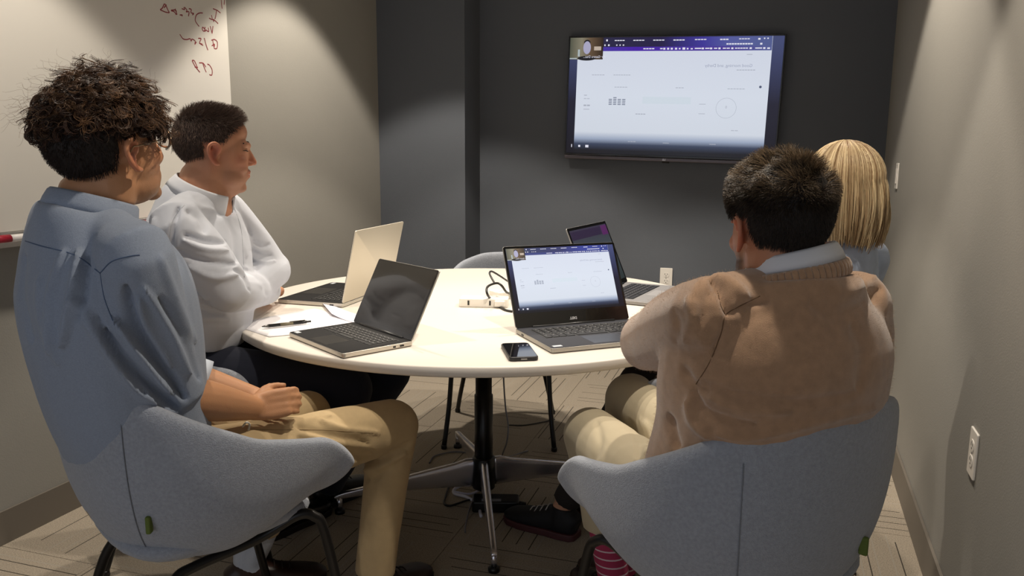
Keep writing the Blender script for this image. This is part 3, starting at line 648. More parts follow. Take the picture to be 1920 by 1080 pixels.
def ell(mb, c, r, T=None, rot=None, n=20, m=12):
    V = []; F = []
    for i in range(1, m):
        a = pi*i/m
        for j in range(n): V.append((r[0]*sin(a)*cos(2*pi*j/n), r[1]*sin(a)*sin(2*pi*j/n), r[2]*cos(a)))
    V += [(0, 0, r[2]), (0, 0, -r[2])]; t = len(V)-2
    for i in range(m-2):
        for j in range(n): F.append((i*n+j, (i+1)*n+j, (i+1)*n+(j+1) % n, i*n+(j+1) % n))
    for j in range(n): F.append((t, j, (j+1) % n)); F.append((t+1, (m-2)*n+(j+1) % n, (m-2)*n+j))
    V = np.array(V)
    if rot is not None: V = V@np.array(rot.to_3x3()).T
    mb.add(V+np.array(c), F, T)
def remeshed(mb, voxel, it, fac=.5):
    o = mesh_np('tmp', np.concatenate(mb.V), mb.F, [], None)
    md = o.modifiers.new('r', 'REMESH'); md.mode = 'VOXEL'; md.voxel_size = voxel; md.use_smooth_shade = True
    if it: s = o.modifiers.new('s', 'SMOOTH'); s.factor = fac; s.iterations = it
    dg = bpy.context.evaluated_depsgraph_get(); dg.update(); me = bpy.data.meshes.new_from_object(o.evaluated_get(dg))
    bpy.data.objects.remove(o); n = len(me.vertices)
    V = np.empty(n*3, np.float32); me.vertices.foreach_get('co', V); N = np.empty(n*3, np.float32); me.vertex_normals.foreach_get('vector', N)
    return me, V.reshape(-1, 3).astype(float), N.reshape(-1, 3).astype(float)
def project(V):
    d = V-C0; z = d@fw; return np.stack([960+FPX*(d@rt)/z, 540-FPX*(d@up)/z], 1)
def sculpt(V, N, strokes):
    """press folds into cloth: each stroke = (points, width px, height m), laid on the side that faces the viewpoint they were measured from"""
    q = project(V); facing = np.clip(-((V-C0)*N).sum(1)/np.linalg.norm(V-C0, axis=1)*2.5, 0, 1); D = np.zeros(len(V))
    for pts, wd, h in strokes:
        P = crom(np.array([(x, y, 0) for x, y in pts]), 4)[:, :2]; best = np.full(len(V), 1e9)
        sel = (q[:, 0] > P[:, 0].min()-3*wd) & (q[:, 0] < P[:, 0].max()+3*wd) & (q[:, 1] > P[:, 1].min()-3*wd) & (q[:, 1] < P[:, 1].max()+3*wd)
        qs = q[sel]; bs = best[sel]
        n = len(P)
        for i in range(n-1):
            a, b = P[i], P[i+1]; ab = b-a; t = np.clip(((qs-a)@ab)/(ab@ab+1e-9), 0, 1); c = a+t[:, None]*ab
            tt = (i+t)/(n-1); taper = np.clip(np.minimum(tt, 1-tt)*5+.15, .15, 1)
            bs = np.minimum(bs, np.linalg.norm(qs-c, axis=1)/np.sqrt(taper))
        D[sel] += h*np.exp(-(bs/wd)**2)
    return V+N*(D*facing)[:, None]
def wrinkle(V, N, amp, scale, seed=0, axis=None, stretch=.35):
    """low cloth undulation from layered noise; 'axis' = direction along which the folds run"""
    X = V.copy()
    if axis is not None: a = U(axis); X = X-np.outer(X@a, a)*(1-stretch)
    X = X*scale+seed
    d = np.array([noise.noise(Vector(x)) for x in X])
    d2 = 1-2*np.abs(d); return V+N*((d*.6+(d2-.6)*.25)*amp)[:, None]
def organic(name, mb, voxel, it, m, parent, fx=None, tint=None):
    me, V, N = remeshed(mb, voxel, it)
    if fx: V = fx(V, N)
    me.vertices.foreach_set('co', V.astype(np.float32).ravel()); me.name = name; me.materials.clear(); me.materials.append(m)
    if tint is not None:
        c = np.ones((len(V), 4), np.float32); c[:, :3] = tint(V, N); a = me.color_attributes.new('tint', 'FLOAT_COLOR', 'POINT'); a.data.foreach_set('color', c.ravel())
    me.polygons.foreach_set('use_smooth', np.ones(len(me.polygons), dtype=bool)); me.update()
    o = bpy.data.objects.new(name, me); return link(o, parent)
def bvh(o):
    return BVHTree.FromObject(o, bpy.context.evaluated_depsgraph_get()) if False else BVHTree.FromPolygons([v.co for v in o.data.vertices], [p.vertices for p in o.data.polygons])
def surf_line(name, tree, pts, r, m, parent, lift=0.):
    """thin raised line following a cloth surface"""
    P = crom(np.array([(x, y, 0) for x, y in pts]), 5)[:, :2]; out = []
    for x, y in P:
        d = ray(x, y); h = tree.ray_cast(Vector(C0), Vector(U(d)))
        if h[0] is not None: out.append(np.array(h[0])+np.array(h[1])*lift)
    if len(out) > 3: return MB().tube(np.array(out), r, 6).build(name, m, parent, True)

def head_T(c, b, pitch=0, roll=0, s=1.):
    return Matrix.Translation(Vector(c))@Matrix.Rotation(-RD(b), 4, 'Z')@Matrix.Rotation(RD(pitch), 4, 'X')@Matrix.Rotation(RD(roll), 4, 'Y')@Matrix.Scale(s, 4)
def add_head(mb, T, jowl=0., smile=False):
    ell(mb, (0, -.014, .045), (.074, .096, .082), T, n=28, m=18); ell(mb, (0, .03, -.005), (.064, .064, .09), T, n=24, m=16)
    ell(mb, (0, .030, -.065), (.056+jowl, .055+jowl*.5, .042+jowl*.4), T); ell(mb, (0, .070, -.094), (.022, .020, .017), T)
    ell(mb, (0, .062, .066), (.052, .028, .032), T); ell(mb, (0, .055, -.055), (.040, .040, .04), T)
    def c(p, r, **k):
        m2 = MB(); cap(m2, p, r, **k); mb.add(np.concatenate(m2.V), m2.F, T)
    c([(-.038, .079, .033), (-.018, .090, .030), (0, .090, .028), (.018, .090, .030), (.038, .079, .033)], [.010, .010, .009, .010, .010], n=10)
    c([(0, .088, .022), (0, .099, .002), (0, .1085, -.018)], [.0075, .0088, .0105], n=12)
    for s in (-1, 1):
        ell(mb, (s*.011, .098, -.024), (.0075, .010, .0065), T); ell(mb, (s*.036, .066, -.018), (.022, .022, .020), T)
        ell(mb, (s*.031, .074, .012), (.016, .012, .012), T)
        if smile: ell(mb, (s*.034, .072, -.036), (.017, .018, .018), T)
    c([(-.022, .083, -.048), (-.010, .094, -.045), (0, .096, -.047), (.010, .094, -.045), (.022, .083, -.048)], [.003, .0055, .005, .0055, .003], n=10)
    c([(-.020, .083, -.058), (0, .094, -.061), (.020, .083, -.058)], [.003, .0065, .003], n=10)
    for s in (-1, 1):   # ears: plate, helix, lobe
        R_ = Matrix.Rotation(s*RD(18), 4, 'Z')
        ell(mb, (s*.075, -.008, -.002), (.004, .014, .024), T, R_)
        h = [(s*.074, .008, .006), (s*.080, .006, .022), (s*.084, -.006, .032), (s*.087, -.020, .026), (s*.087, -.024, .008), (s*.084, -.017, -.012), (s*.079, -.006, -.026), (s*.076, .003, -.028)]
        c(h, [.0045, .0052, .0056, .0058, .0056, .0055, .0065, .0065], n=8, k=3)
def hand(mb, wrist, d, palm_n, thumb_side, curl=.5, s=1.):
    """palm and five fingers. d: direction of the hand, palm_n: out of the palm, thumb_side: unit vector towards the thumb"""
    d = U(d); n = U(np.asarray(palm_n)-d*(np.asarray(palm_n)@d)); t = U(np.asarray(thumb_side)-d*(np.asarray(thumb_side)@d)-n*(np.asarray(thumb_side)@n)); w = np.asarray(wrist, float)
    P = lambda a, b, c: w+(d*a+t*b+n*c)*s
    for b in (-.028, -.010, .010, .026): cap(mb, [P(.0, b*.7, 0), P(.045, b, 0), P(.088, b*1.05, 0)], [.015*s, .0155*s, .0125*s], n=10, k=2)
    ell(mb, P(.04, .022, .010), (.02*s,)*3)
    for b, L_, r in ((.029, .070, .0092), (.010, .078, .0095), (-.010, .072, .0092), (-.029, .056, .0082)):
        p = [P(.080, b, 0)]; a = RD(20)*curl*1.6; x, z = .080, 0.
        for f, ang in ((.45, 1.0), (.30, 2.3), (.25, 3.2)):
            an = RD(38)*curl*ang; x += L_*f*cos(an); z += L_*f*sin(an); p.append(P(x, b*1.06, z))
        cap(mb, p, [r*s*1.08, r*s, r*s*.94, r*s*.8], n=10, k=3)
    cap(mb, [P(.012, .024, .006), P(.042, .046, .014), P(.070, .052, .020*(1+curl)), P(.094, .050, .026*(1+curl))], [.013*s, .0125*s, .0105*s, .0088*s], n=10, k=3)
def torso(mb, neck, pel, f, r, g=0., wd=1., dp=1., bulge=0., z0=0., low=1.0, sh=.185, open_neck=False, rings=None):
    """torso between pelvis centre and base of neck; g = cloth allowance"""
    neck = np.asarray(neck, float); pel = np.asarray(pel, float); ax = neck-pel
    prof = rings or [(-.13, .150, .105, .0), (0.0, .165*low, .125, .0), (.18, .158*low, .118, .005), (.40, .170, .122, .004), (.62, .188, .130, .004), (.76, .182, .120, -.004), (.86, .150, .100, -.010), (.94, .096, .078, -.012), (1.0, .064, .062, .0)]
    P = []; R_ = []
    for t, a, b, o in prof:
        bb = b*dp+(bulge*math.exp(-((t-.22)/.25)**2)); P.append(pel+ax*t+f*(o+bulge*.7*math.exp(-((t-.22)/.25)**2))); R_.append((a*wd+g, bb+g, 0))
    V, F = loft_rings(crom(P, 4), crom(R_, 4)[:, :2], 32, ref=r, expo=2.3); mb.add(V, F)
def strands(name, roots, dirs, length, m, parent, steps=5, r0=.0006, grav=0., curl=0., cfreq=0., follow=None, cols=None, sides=3, wob=.2, tipr=.25, flow=None, push=None, clump=1, cspread=.002):
    """hair as thin tapered tubes joined in one mesh"""
    n = len(roots); L_ = np.broadcast_to(length, (n,)); P = np.zeros((n, steps+1, 3)); P[:, 0] = roots; D = dirs.copy(); D /= np.linalg.norm(D, axis=1)[:, None]
    e1 = np.cross(D, rng.normal(size=(n, 3))); e1 /= np.linalg.norm(e1, axis=1)[:, None]; e2 = np.cross(D, e1); ph = rng.uniform(0, 2*pi, n); base = roots.copy()
    sgn = rng.choice([-1, 1], n)
    for k in range(1, steps+1):
        D = D+np.array([0, 0, -1.])*grav/steps+rng.normal(size=(n, 3))*wob/steps
        if flow is not None: D = D+flow(base)*(1.0/steps)
        D /= np.linalg.norm(D, axis=1)[:, None]; base = base+D*(L_/steps)[:, None]
        if push is not None: base = push(base)
        t = k/steps
        if curl: P[:, k] = base+(e1*np.cos(ph+sgn*cfreq*t*2*pi)[:, None]+e2*np.sin(ph+sgn*cfreq*t*2*pi)[:, None])*(curl*min(1, t*3))
        else: P[:, k] = base
    if clump > 1:
        off = rng.normal(size=(n, clump, 1, 3))*cspread; P = (P[:, None]+off*np.linspace(.6, 1.15, steps+1)[None, None, :, None]).reshape(n*clump, steps+1, 3); cols = np.repeat(cols, clump, axis=0)*rng.uniform(.7, 1.3, (n*clump, 1)); n *= clump
    return strand_mesh(name, P, m, parent, r0, cols, sides, tipr)
def strand_mesh(name, P, m, parent, r0=.0006, cols=None, sides=3, tipr=.25):
    n = len(P); steps = P.shape[1]-1
    T_ = np.gradient(P, axis=1); T_ /= np.linalg.norm(T_, axis=2)[..., None]+1e-9
    A = np.cross(T_, np.array([.3, .2, .93])); A /= np.linalg.norm(A, axis=2)[..., None]+1e-9; B_ = np.cross(T_, A)
    rad = np.linspace(1, tipr, steps+1)*r0; th = np.arange(sides)*2*pi/sides
    V = P[:, :, None]+(A[:, :, None]*np.cos(th)[:, None]+B_[:, :, None]*np.sin(th)[:, None])*rad[:, None, None]
    idx = np.arange(n*(steps+1)*sides).reshape(n, steps+1, sides); a = idx[:, :-1]; b = idx[:, 1:]
    F = np.stack([a, np.roll(a, -1, 2), np.roll(b, -1, 2), b], -1).reshape(-1, 4)
    c = np.repeat(cols, (steps+1)*sides, axis=0) if cols is not None else None
    return mesh_np(name, V.reshape(-1, 3), F, m, parent, True, attr=c)
m_hair = mat('hair', '#2a1d15', .42, spec=.35, attr='tint')
def scalp_shell(T, region, inflate, colfn, parent, name='hair'):
    """thin cap of close hair over the skull; region(x,y,z) keeps points in head space"""
    mb = MB(); ell(mb, (0, -.014, .045), (.074+inflate, .096+inflate, .082+inflate), None, n=72, m=48); V = np.concatenate(mb.V)
    low = V[:, 2] < .0; V[low, 0] *= 1-.25*np.clip(-V[low, 2]/.05, 0, 1)
    keep = region(V); F = [f for f in mb.F if all(keep[i] for i in f)]
    used = sorted({i for f in F for i in f}); mp = {u: i for i, u in enumerate(used)}; V = V[used]; F = [tuple(mp[i] for i in f) for f in F]
    W = V@np.array(T.to_3x3()).T+np.array(T.translation); return V, W, F
def skull_points(n, T, region, inflate=0., ext=None):
    """random points and normals on the skull within region, in world space and head space"""
    out = []
    r = np.array([.074, .096, .082])+inflate; c = np.array([0, -.014, .045])
    while sum(len(o) for o in out) < n:
        d = rng.normal(size=(n*2, 3)); d /= np.linalg.norm(d, axis=1)[:, None]; p_ = c+d*r
        lo = p_[:, 2] < 0; 
        keep = region(p_); out.append(np.hstack([p_[keep], (d/r*r.min())[keep]]))
    q = np.vstack(out)[:n]; Pl = q[:, :3]; Nl = q[:, 3:]; Nl /= np.linalg.norm(Nl, axis=1)[:, None]
    R3 = np.array(T.to_3x3()); return Pl, Nl, Pl@R3.T+np.array(T.translation), Nl@(R3/np.linalg.norm(R3[:, 0])).T
def mixcol(a, b, t): a = np.array(lin(a)[:3]); b = np.array(lin(b)[:3]); return a+(b-a)*t[:, None]
def ring_collar(name, c, axis, f, rx, ry, h, m, parent, flare=.012, gap=0., fold=True, drop=0., points=0.):
    """shirt collar: stand plus turned-down leaf around an axis; opens at the front by 'gap' radians"""
    axis = U(axis); f = U(f-axis*(f@axis)); r = np.cross(f, axis); n = 56; V = []; K = 0
    for i in range(n+1):
        a = gap+(2*pi-2*gap)*i/n; fr = (1+cos(a))/2   # 1 at the front opening
        dirn = f*cos(a)*ry+r*sin(a)*rx; dn = U(dirn); base = c+dirn-axis*drop*fr
        leaf = h*1.05+points*fr**3
        pr = [(0, 0), (-.001, h*.5), (.000, h), (.004, h+.002), (.008, h*.92), (.011+flare*.5, h-leaf*.5), (.012+flare, h-leaf), (.009+flare, h-leaf+.001), (.005, h*.7)] if fold else [(0, 0), (0, h), (.003, h+.001), (.004, h*.5), (.004, 0)]
        K = len(pr)
        for o_, z in pr: V.append(base+dn*o_+axis*z)
    F = [(i*K+j, (i+1)*K+j, (i+1)*K+(j+1) % K, i*K+(j+1) % K) for i in range(n) for j in range(K)]
    F += [tuple(range(K)), tuple(range(n*K, n*K+K))[::-1]]
    return mesh_np(name, np.array(V), F, m, parent, True)
def shoe(mb_up, mb_sole, ank, d, L_=.28, w=.048, h=.075):
    """shoe under an ankle point; d = toe direction"""
    d = U(np.array([d[0], d[1], 0.])); s = np.array([-d[1], d[0], 0]); a = np.array([ank[0], ank[1], 0.])-d*.06
    rings = [(-.005, .02, .030, .045), (.01, .034, .040, .050), (.05, .040, .046, .058), (.10, .040, .042, .050), (.15, .046, .032, .040), (.20, .050, .026, .034), (.25, .042, .020, .028), (L_-.005, .022, .014, .020)]
    P = [a+d*x+np.array([0, 0, z]) for x, ww, hh, z in rings]; R_ = [(ww, hh, 0) for x, ww, hh, z in rings]
    V, F = loft_rings(crom(P, 3), crom(R_, 3)[:, :2], 18, ref=s, expo=2.6); V[:, 2] = np.maximum(V[:, 2], .014); mb_up.add(V, F)
    cap(mb_up, [a+d*.055+np.array([0, 0, .05]), np.array([ank[0], ank[1], .105])-d*.01], [.045, .040], flat1=True)
    P = [(x, ww+.005) for x, ww, hh, z in rings]; pts = [tuple((a+d*x+s*ww)[:2]) for x, ww in P]+[tuple((a+d*x-s*ww)[:2]) for x, ww in P[::-1]]
    mb_sole.prism(pts[::-1], .0005, .024)
SKIN = lambda name, c: mat(name, c, .48, bump=.12, bscale=500, attr='tint', spec=.4, sss=.12)
def skin_tint(T, base, red, beard=None, bearda=0.):
    Ti = np.array(T.inverted()); b = np.array(lin(base)[:3]); rd = np.array(lin(red)[:3]); bd = np.array(lin(beard)[:3]) if beard else None
    def fn(V, N):
        q = V@Ti[:3, :3].T+Ti[:3, 3]; x, y, z = q.T; c = np.tile(b, (len(V), 1))
        near = (np.linalg.norm(q, axis=1) < .2)
        ear = np.exp(-(((np.abs(x)-.083)/.012)**2+((y+.008)/.026)**2+(z/.034)**2)); nose = np.exp(-(x/.02)**2-((y-.108)/.02)**2-((z+.02)/.02)**2); chk = np.exp(-((np.abs(x)-.045)/.02)**2-((y-.06)/.03)**2-((z+.015)/.025)**2)
        lips = np.exp(-(x/.024)**2-((y-.098)/.014)**2-((z+.053)/.009)**2)
        k = np.clip(ear*.85+nose*.55+chk*.35+lips*.9, 0, 1)*near; c = c+(rd-c)*k[:, None]; co = np.exp(-(((np.abs(x)-.080)/.014)**2+((y+.006)/.009)**2+((z+.002)/.014)**2))*near; c = c*(1-.55*co)[:, None]  # co: shade of the ear hollow, painted into the skin tint
        if bd is not None:
            bm = np.clip((-.018-z)/.03, 0, 1)*np.clip((y-.0)/.03, 0, 1)*np.clip((z+.15)/.03, 0, 1)*(1-lips)*near; c = c+(bd-c)*(bm*bearda)[:, None]
            mo = np.exp(-(x/.03)**2-((y-.10)/.02)**2-((z+.038)/.007)**2)*near*bearda; c = c+(bd-c)*mo[:, None]
        return c
    return fn
def eyes(T, parent, iris='#3a2a1c', open_=1., brow=True, lid=None):
    for s in (-1, 1):
        mb = MB(); ell(mb, (s*.031, .0765, .0165), (.0115, .0115, .0115), T, n=16, m=10); e = mb.build('eye', mat('eye_white', '#ddd6cf', .2) if not lid else mat('lid_skin', lid, .5), parent, True)
        if lid:
            mb = MB(); m2 = MB(); cap(m2, [(s*.019, .0855, .0150), (s*.031, .0888, .0130), (s*.043, .0815, .0150), (s*.050, .073, .0140)], [.0008, .0013, .0013, .0006], n=8); mb.add(np.concatenate(m2.V), m2.F, T); mb.build('lash_line', mat('eyebrow_dark', '#2c211b', .8), e, True)
            mb = MB(); m2 = MB(); cap(m2, [(s*.014, .0920, .036), (s*.028, .0880, .0395), (s*.046, .0745, .035)], [.0024, .0032, .0020], n=8); mb.add(np.concatenate(m2.V), m2.F, T); mb.build('eyebrow', mat('eyebrow_dark', '#2c211b', .8), parent, True)
            continue
        mb = MB(); ell(mb, (s*.031, .0865, .0165), (.0045, .002, .0045), T, n=12, m=8); mb.build('iris', mat('iris_'+iris, iris, .15), e, True)
        mb = MB()
        m2 = MB(); cap(m2, [(s*.018, .091, .0165+.007), (s*.031, .0925, .0165+.011*open_), (s*.044, .083, .0165+.006)], [.003, .0045, .003], n=8); mb.add(np.concatenate(m2.V), m2.F, T)
        mb.build('eyelid', mat('eyelid', '#a8735a', .5), e, True)
        if not brow: continue
        mb = MB(); m2 = MB(); cap(m2, [(s*.013, .0925, .036), (s*.028, .0885, .0405), (s*.046, .075, .035)], [.0024, .0030, .0018], n=8); mb.add(np.concatenate(m2.V), m2.F, T); mb.build('eyebrow', mat('eyebrow_dark', '#2c211b', .8), parent, True)
# ------------------------------------------------------------------ A: curly-haired man, denim-blue shirt (left, near)
f, r = bearing(25)
A = empty('person', (-1.19, 1.40, 0)); tag(A, 'seated man with curly brown hair, blue shirt, khaki trousers and round glasses', 'person')
A.location = (0, 0, 0)
pel = np.array([-1.25, 1.345, .56]); neck = atD(172, 385, 1.76)
hc = atD(205, 291, 1.76); HT = head_T(hc, 10, 13, 0, 1.0)
shR = neck+r*.168-np.array([0, 0, .085])+f*.005; shL = neck-r*.168-np.array([0, 0, .075])+f*.02
elR = atD(325, 742, 1.69); haR = atD(474, 765, 1.83); elL = np.array([-1.36, 1.42, .80]); haL = atD(480, 748, 1.95)
hipR = pel+r*.085+np.array([0, 0, .03]); hipL = pel-r*.085+np.array([0, 0, .03])
knR = at(736, 797, .53); anR = at(702, 1085, .085); knL = at(572, 778, .55); anL = at(468, 1045, .11)
mb = MB(); add_head(mb, HT)
cap(mb, [neck-f*.005-np.array([0, 0, .05]), neck+np.array([0, 0, .02]), np.array(HT@Vector((0, -.02, -.06))), np.array(HT@Vector((0, -.015, -.02)))], [.066, .058, .056, .055])
torso(mb, neck, pel, f, r, -.012)
for s_, e_, h_, hd in ((shR, elR, haR, 1), (shL, elL, haL, -1)):
    cap(mb, [s_, (s_+e_)/2, e_], [.052, .046, .040]); cap(mb, [e_, e_*.6+h_*.4, h_], [.042, .044, .028])
dR = U(atD(548, 750, 1.84)-haR); hand(mb, haR, dR, -r*.75+np.array([0, 0, -.35]), np.array([0, 0, 1.])-r*.3, .6, .84)
dL = U(atD(545, 735, 1.90)-haL); hand(mb, haL, dL, r*.6+np.array([0, 0, -.6]), np.array([0, 0, 1.])+r*.4, .6, .84)
for h_, k_, a_ in ((hipR, knR, anR), (hipL, knL, anL)):
    cap(mb, [h_, (h_+k_)/2, k_], [.075, .066, .05]); cap(mb, [k_, (k_+a_)/2, a_], [.05, .045, .035])
body = organic('body', mb, .0046, 3, SKIN('skin_a', '#c08a68'), A, tint=skin_tint(HT, '#bb8862', '#bd6c52', '#6b5346', .35))
# shirt
mb = MB(); torso(mb, neck-np.array([0, 0, .0]), pel, f, r, .022, rings=[(-.02, .150, .100, -.01), (0.06, .155, .105, -.012), (.20, .162, .115, -.016), (.40, .176, .128, -.020), (.60, .188, .132, -.014), (.75, .184, .124, -.010), (.86, .150, .100, -.014), (.94, .098, .080, -.014), (.99, .068, .066, -.004)])
cap(mb, [neck-np.array([0, 0, .045]), shR-r*.05+np.array([0, 0, .018]), shR], [.060, .056, .058]); cap(mb, [neck-np.array([0, 0, .045]), shL+r*.05+np.array([0, 0, .018]), shL], [.060, .056, .058])
cap(mb, [shR-r*.02, shR+r*.008, shR*.5+elR*.5-f*.005, elR], [.062, .066, .070, .062], flat1=True, n=22)
cap(mb, [shL+r*.02, shL, shL*.5+elL*.5, elL], [.060, .064, .064, .060], n=20)
cap(mb, [elL, elL*.5+haL*.5], [.062, .052], flat1=True)
FS = [([(150, 470), (135, 560), (120, 650)], 9, .010), ([(120, 470), (95, 560), (100, 660)], 9, .006), ([(165, 480), (160, 540), (150, 600)], 7, -.008),
      ([(235, 540), (250, 600), (300, 680), (345, 745)], 13, -.014), ([(260, 560), (275, 620), (320, 690)], 10, .006), ([(195, 620), (240, 680), (300, 740), (330, 765)], 10, -.012), ([(215, 600), (270, 675), (320, 735)], 10, .010),
      ([(140, 560), (190, 640), (250, 720), (290, 755)], 14, .008), ([(75, 520), (80, 600), (110, 680)], 12, .005), ([(180, 590), (215, 660), (270, 735)], 8, -.006),
      ([(300, 560), (345, 640), (375, 710)], 10, -.005), ([(270, 540), (320, 620), (355, 700)], 9, .005), ([(45, 480), (40, 560), (60, 640)], 9, -.006), ([(300, 480), (330, 560), (365, 640)], 9, .004)]
def fx(V, N): V = wrinkle(V, N, .006, 11, 3, axis=(0, .2, 1)); return sculpt(V, N, [(a, b*.85, h*1.5) for a, b, h in FS])
m_denim = mat('chambray_blue', '#8b95a6', .85, bump=.25, bscale=700, var=.07, vscale=350, sheen=.15, spec=.2)
sh = organic('shirt', mb, .0062, 5, m_denim, A, fx)
tr = bvh(sh); m_seam = mat('chambray_seam', '#4f5f7a', .9)
surf_line('yoke_seam', tr, [(62, 455), (110, 462), (160, 475), (230, 505), (285, 530)] if False else [(48, 452), (80, 462), (140, 478), (188, 512)], .0012, m_seam, sh)
surf_line('armhole_seam', tr, [(188, 512), (210, 490), (245, 480), (262, 478)], .0012, m_seam, sh)
surf_line('armhole_seam', tr, [(188, 512), (196, 560), (215, 610)], .0010, m_seam, sh)
ring_collar('collar', neck+np.array([0, 0, -.020])-f*.004, np.array([0, 0, 1.])+f*.30, f, .070, .074, .036, m_denim, sh, flare=.004, gap=.25, points=.03)
cf = MB(); e = elL*.5+haL*.5; e = elL*.42+haL*.58; cap(cf, [elL*.66+haL*.34, e], [.058, .056], flat0=True, flat1=True); cf.build('rolled_cuff', mat('cuff_inside', '#c0c8d4', .85), sh, True)
# trousers
m_kh = mat('khaki_cotton', '#b39c76', .85, bump=.15, bscale=600, var=.05, vscale=30, spec=.2, sheen=.1)
def trousers(parent, m, pel, f, hips, knees, ankles, rad=(.098, .085, .072, .060, .056), hem=(1, 1), folds=(), name='trousers', amp=.006, voxel=.0065, pz=.105):
    mb = MB(); ell(mb, pel-np.array([0, 0, .0]), (.165, .145, pz), None, Matrix.Rotation(-math.atan2(f[0], f[1]), 4, 'Z'))
    for h_, k_, a_, hm in zip(hips, knees, ankles, hem):
        kk = k_; d1 = U(kk-h_); d2 = U(a_-kk)
        cap(mb, [h_, h_*.5+kk*.5-np.array([0, 0, .004]), kk], [rad[0], rad[1], rad[2]], n=22)
        e = kk+(a_-kk)*hm; cap(mb, [kk, kk*.55+e*.45, e], [rad[2], rad[3], rad[4]], n=22, flat1=True)
    def fx(V, N):
        V = wrinkle(V, N, amp, 14, 11, axis=(.3, .2, 1)); return sculpt(V, N, folds)
    return organic(name, mb, voxel, 4, m, parent, fx)
TF = [([(500, 800), (560, 790), (620, 780)], 6, .004), ([(560, 800), (620, 815), (690, 830)], 7, -.006), ([(600, 790), (650, 805), (710, 812)], 6, .005), ([(560, 820), (630, 840), (700, 850)], 7, -.006), ([(640, 850), (690, 862), (740, 850), (770, 830)], 7, -.008), ([(650, 875), (700, 880), (760, 850)], 7, .006), ([(620, 860), (650, 880), (690, 900)], 6, -.006), ([(700, 900), (740, 870), (780, 860)], 7, -.004)]
tro = trousers(A, m_kh, pel-np.array([0, 0, .005]), f, (hipR, hipL), (knR, knL), (anR, anL), hem=(.96, .80), folds=[(a, b, h*1.5) for a, b, h in TF])
surf_line('side_seam', bvh(tro), [(470, 805), (520, 806), (600, 806), (700, 812)], .0009, mat('khaki_seam', '#8f7a58', .9), tro)
# belt loop / cord at the waist
MB().tube(crom([at(455, 800, .68), at(462, 792, .70), at(468, 796, .69), at(466, 806, .67)], 6), .0022, 6).build('drawcord', mat('cord_white', '#c9c4b8', .8), tro, True)
# socks and shoes
def sock(parent, a, k, m, r0=.042, r1=.046, z1=.24, name='sock'):
    t = min(1, (z1-a[2])/(k[2]-a[2])); e = a+(k-a)*t; mb = MB(); cap(mb, [np.array([a[0], a[1], .055]), a, a*.5+e*.5, e], [.036, r0, r1*.98, r1], n=24, k=6, flat1=True)
    return mb.build(name, m, parent, True)
m_ws = mat('white_sock', '#b9bfca', .9, bump=.4, bscale=10, stretch=(60, 60, .1)) ; m_br = mat('brown_leather', '#2b1812', .4)
sk = sock(A, anL, knL, m_ws, .046, .050, .235); text('sock_mark', 'TR', .014, mat('red_print', '#a0303a', .6), sk, Matrix.Translation(Vector(atD(482, 1010, np.hypot(*anL[:2])-.058)))@Matrix(((rt[0], up[0], -fw[0], 0), (rt[1], up[1], -fw[1], 0), (rt[2], up[2], -fw[2], 0), (0, 0, 0, 1))), True, bold=.0005)
sock(A, anR, knR, m_ws, .040, .044, .16)
def shoes(parent, specs, mu, msole, label=None, lace='#6a635c'):
    for ank, d in specs:
        u_, s_ = MB(), MB(); shoe(u_, s_, ank, d); sh_ = organic('shoe', u_, .0045, 3, mu, parent); s_.build('sole', msole, sh_, bevel=.004)
        d = U(np.array([d[0], d[1], 0])); s = np.array([-d[1], d[0], 0]); a = np.array([ank[0], ank[1], 0])-d*.06; lc = MB()
        for i in range(4):
            x = .105+i*.022; z = .098-i*.009; lc.tube(crom([a+d*x-s*.026+np.array([0, 0, z-.012]), a+d*x+np.array([0, 0, z+.001]), a+d*x+s*.026+np.array([0, 0, z-.012])], 3), .0022, 5)
        tag(lc.build('laces', mat('lace_'+lace, lace, .8), sh_, True), kind='stuff')
m_sole = mat('dark_sole', '#15100e', .6)
toe = at(600, 1070, .03); shoes(A, [(anL, toe-anL), (anR, at(790, 1085, 0)-anR)], m_br, m_sole, lace='#2a1c16')
# hair: clipped sides, long curls on top
regS = lambda p: (p[:, 1] < .045-.0*p[:, 2]) & (p[:, 2] > -.078+np.clip((p[:, 1]+.06)*1.4, 0, .2)) & ((p[:, 2] > .045) | (p[:, 1] < .012)) & ~((np.abs(p[:, 0]) > .05) & (p[:, 2] < .035) & (p[:, 1] > -.03))
V, W, F = scalp_shell(HT, regS, .005, None, A); hr = mesh_np('hair', W, F, mat('hair_base_dark', '#1d1511', .7), A, True)
s_ = hr.modifiers.new('t', 'SOLIDIFY'); s_.thickness = .004; s_.offset = 0
Pl, Nl, Pw, Nw = skull_points(7500, HT, regS, .004)
dn = np.array([0, 0, -1.]); t_ = rng.uniform(0, 1, len(Pw)); strands('clipped_hair', Pw, Nw*.35+dn*.8+rng.normal(size=Pw.shape)*.15, .012, m_hair, hr, 3, .0007, cols=mixcol('#1a120e', '#35261d', t_))
regT = lambda p: (p[:, 2] > .058-.34*np.clip(p[:, 1]+.01, -.03, .2)) & (p[:, 1] < .072)
fwd = np.array(HT.to_3x3()@Vector((0, 1, 0))); up_ = np.array([0, 0, 1.])
Pl, Nl, Pw, Nw = skull_points(620, HT, regT, .006)
bk = np.clip((Pl[:, 1]+.13)/.15, .22, 1)*np.clip(1.35-Pl[:, 1]*6, .75, 1); L_ = rng.uniform(.038, .066, len(Pw))*bk; sd = rng.normal(size=Pw.shape); t_ = np.clip(rng.normal(.35, .3, len(Pw))+(Pl[:, 2]-.09)*4, 0, 1)
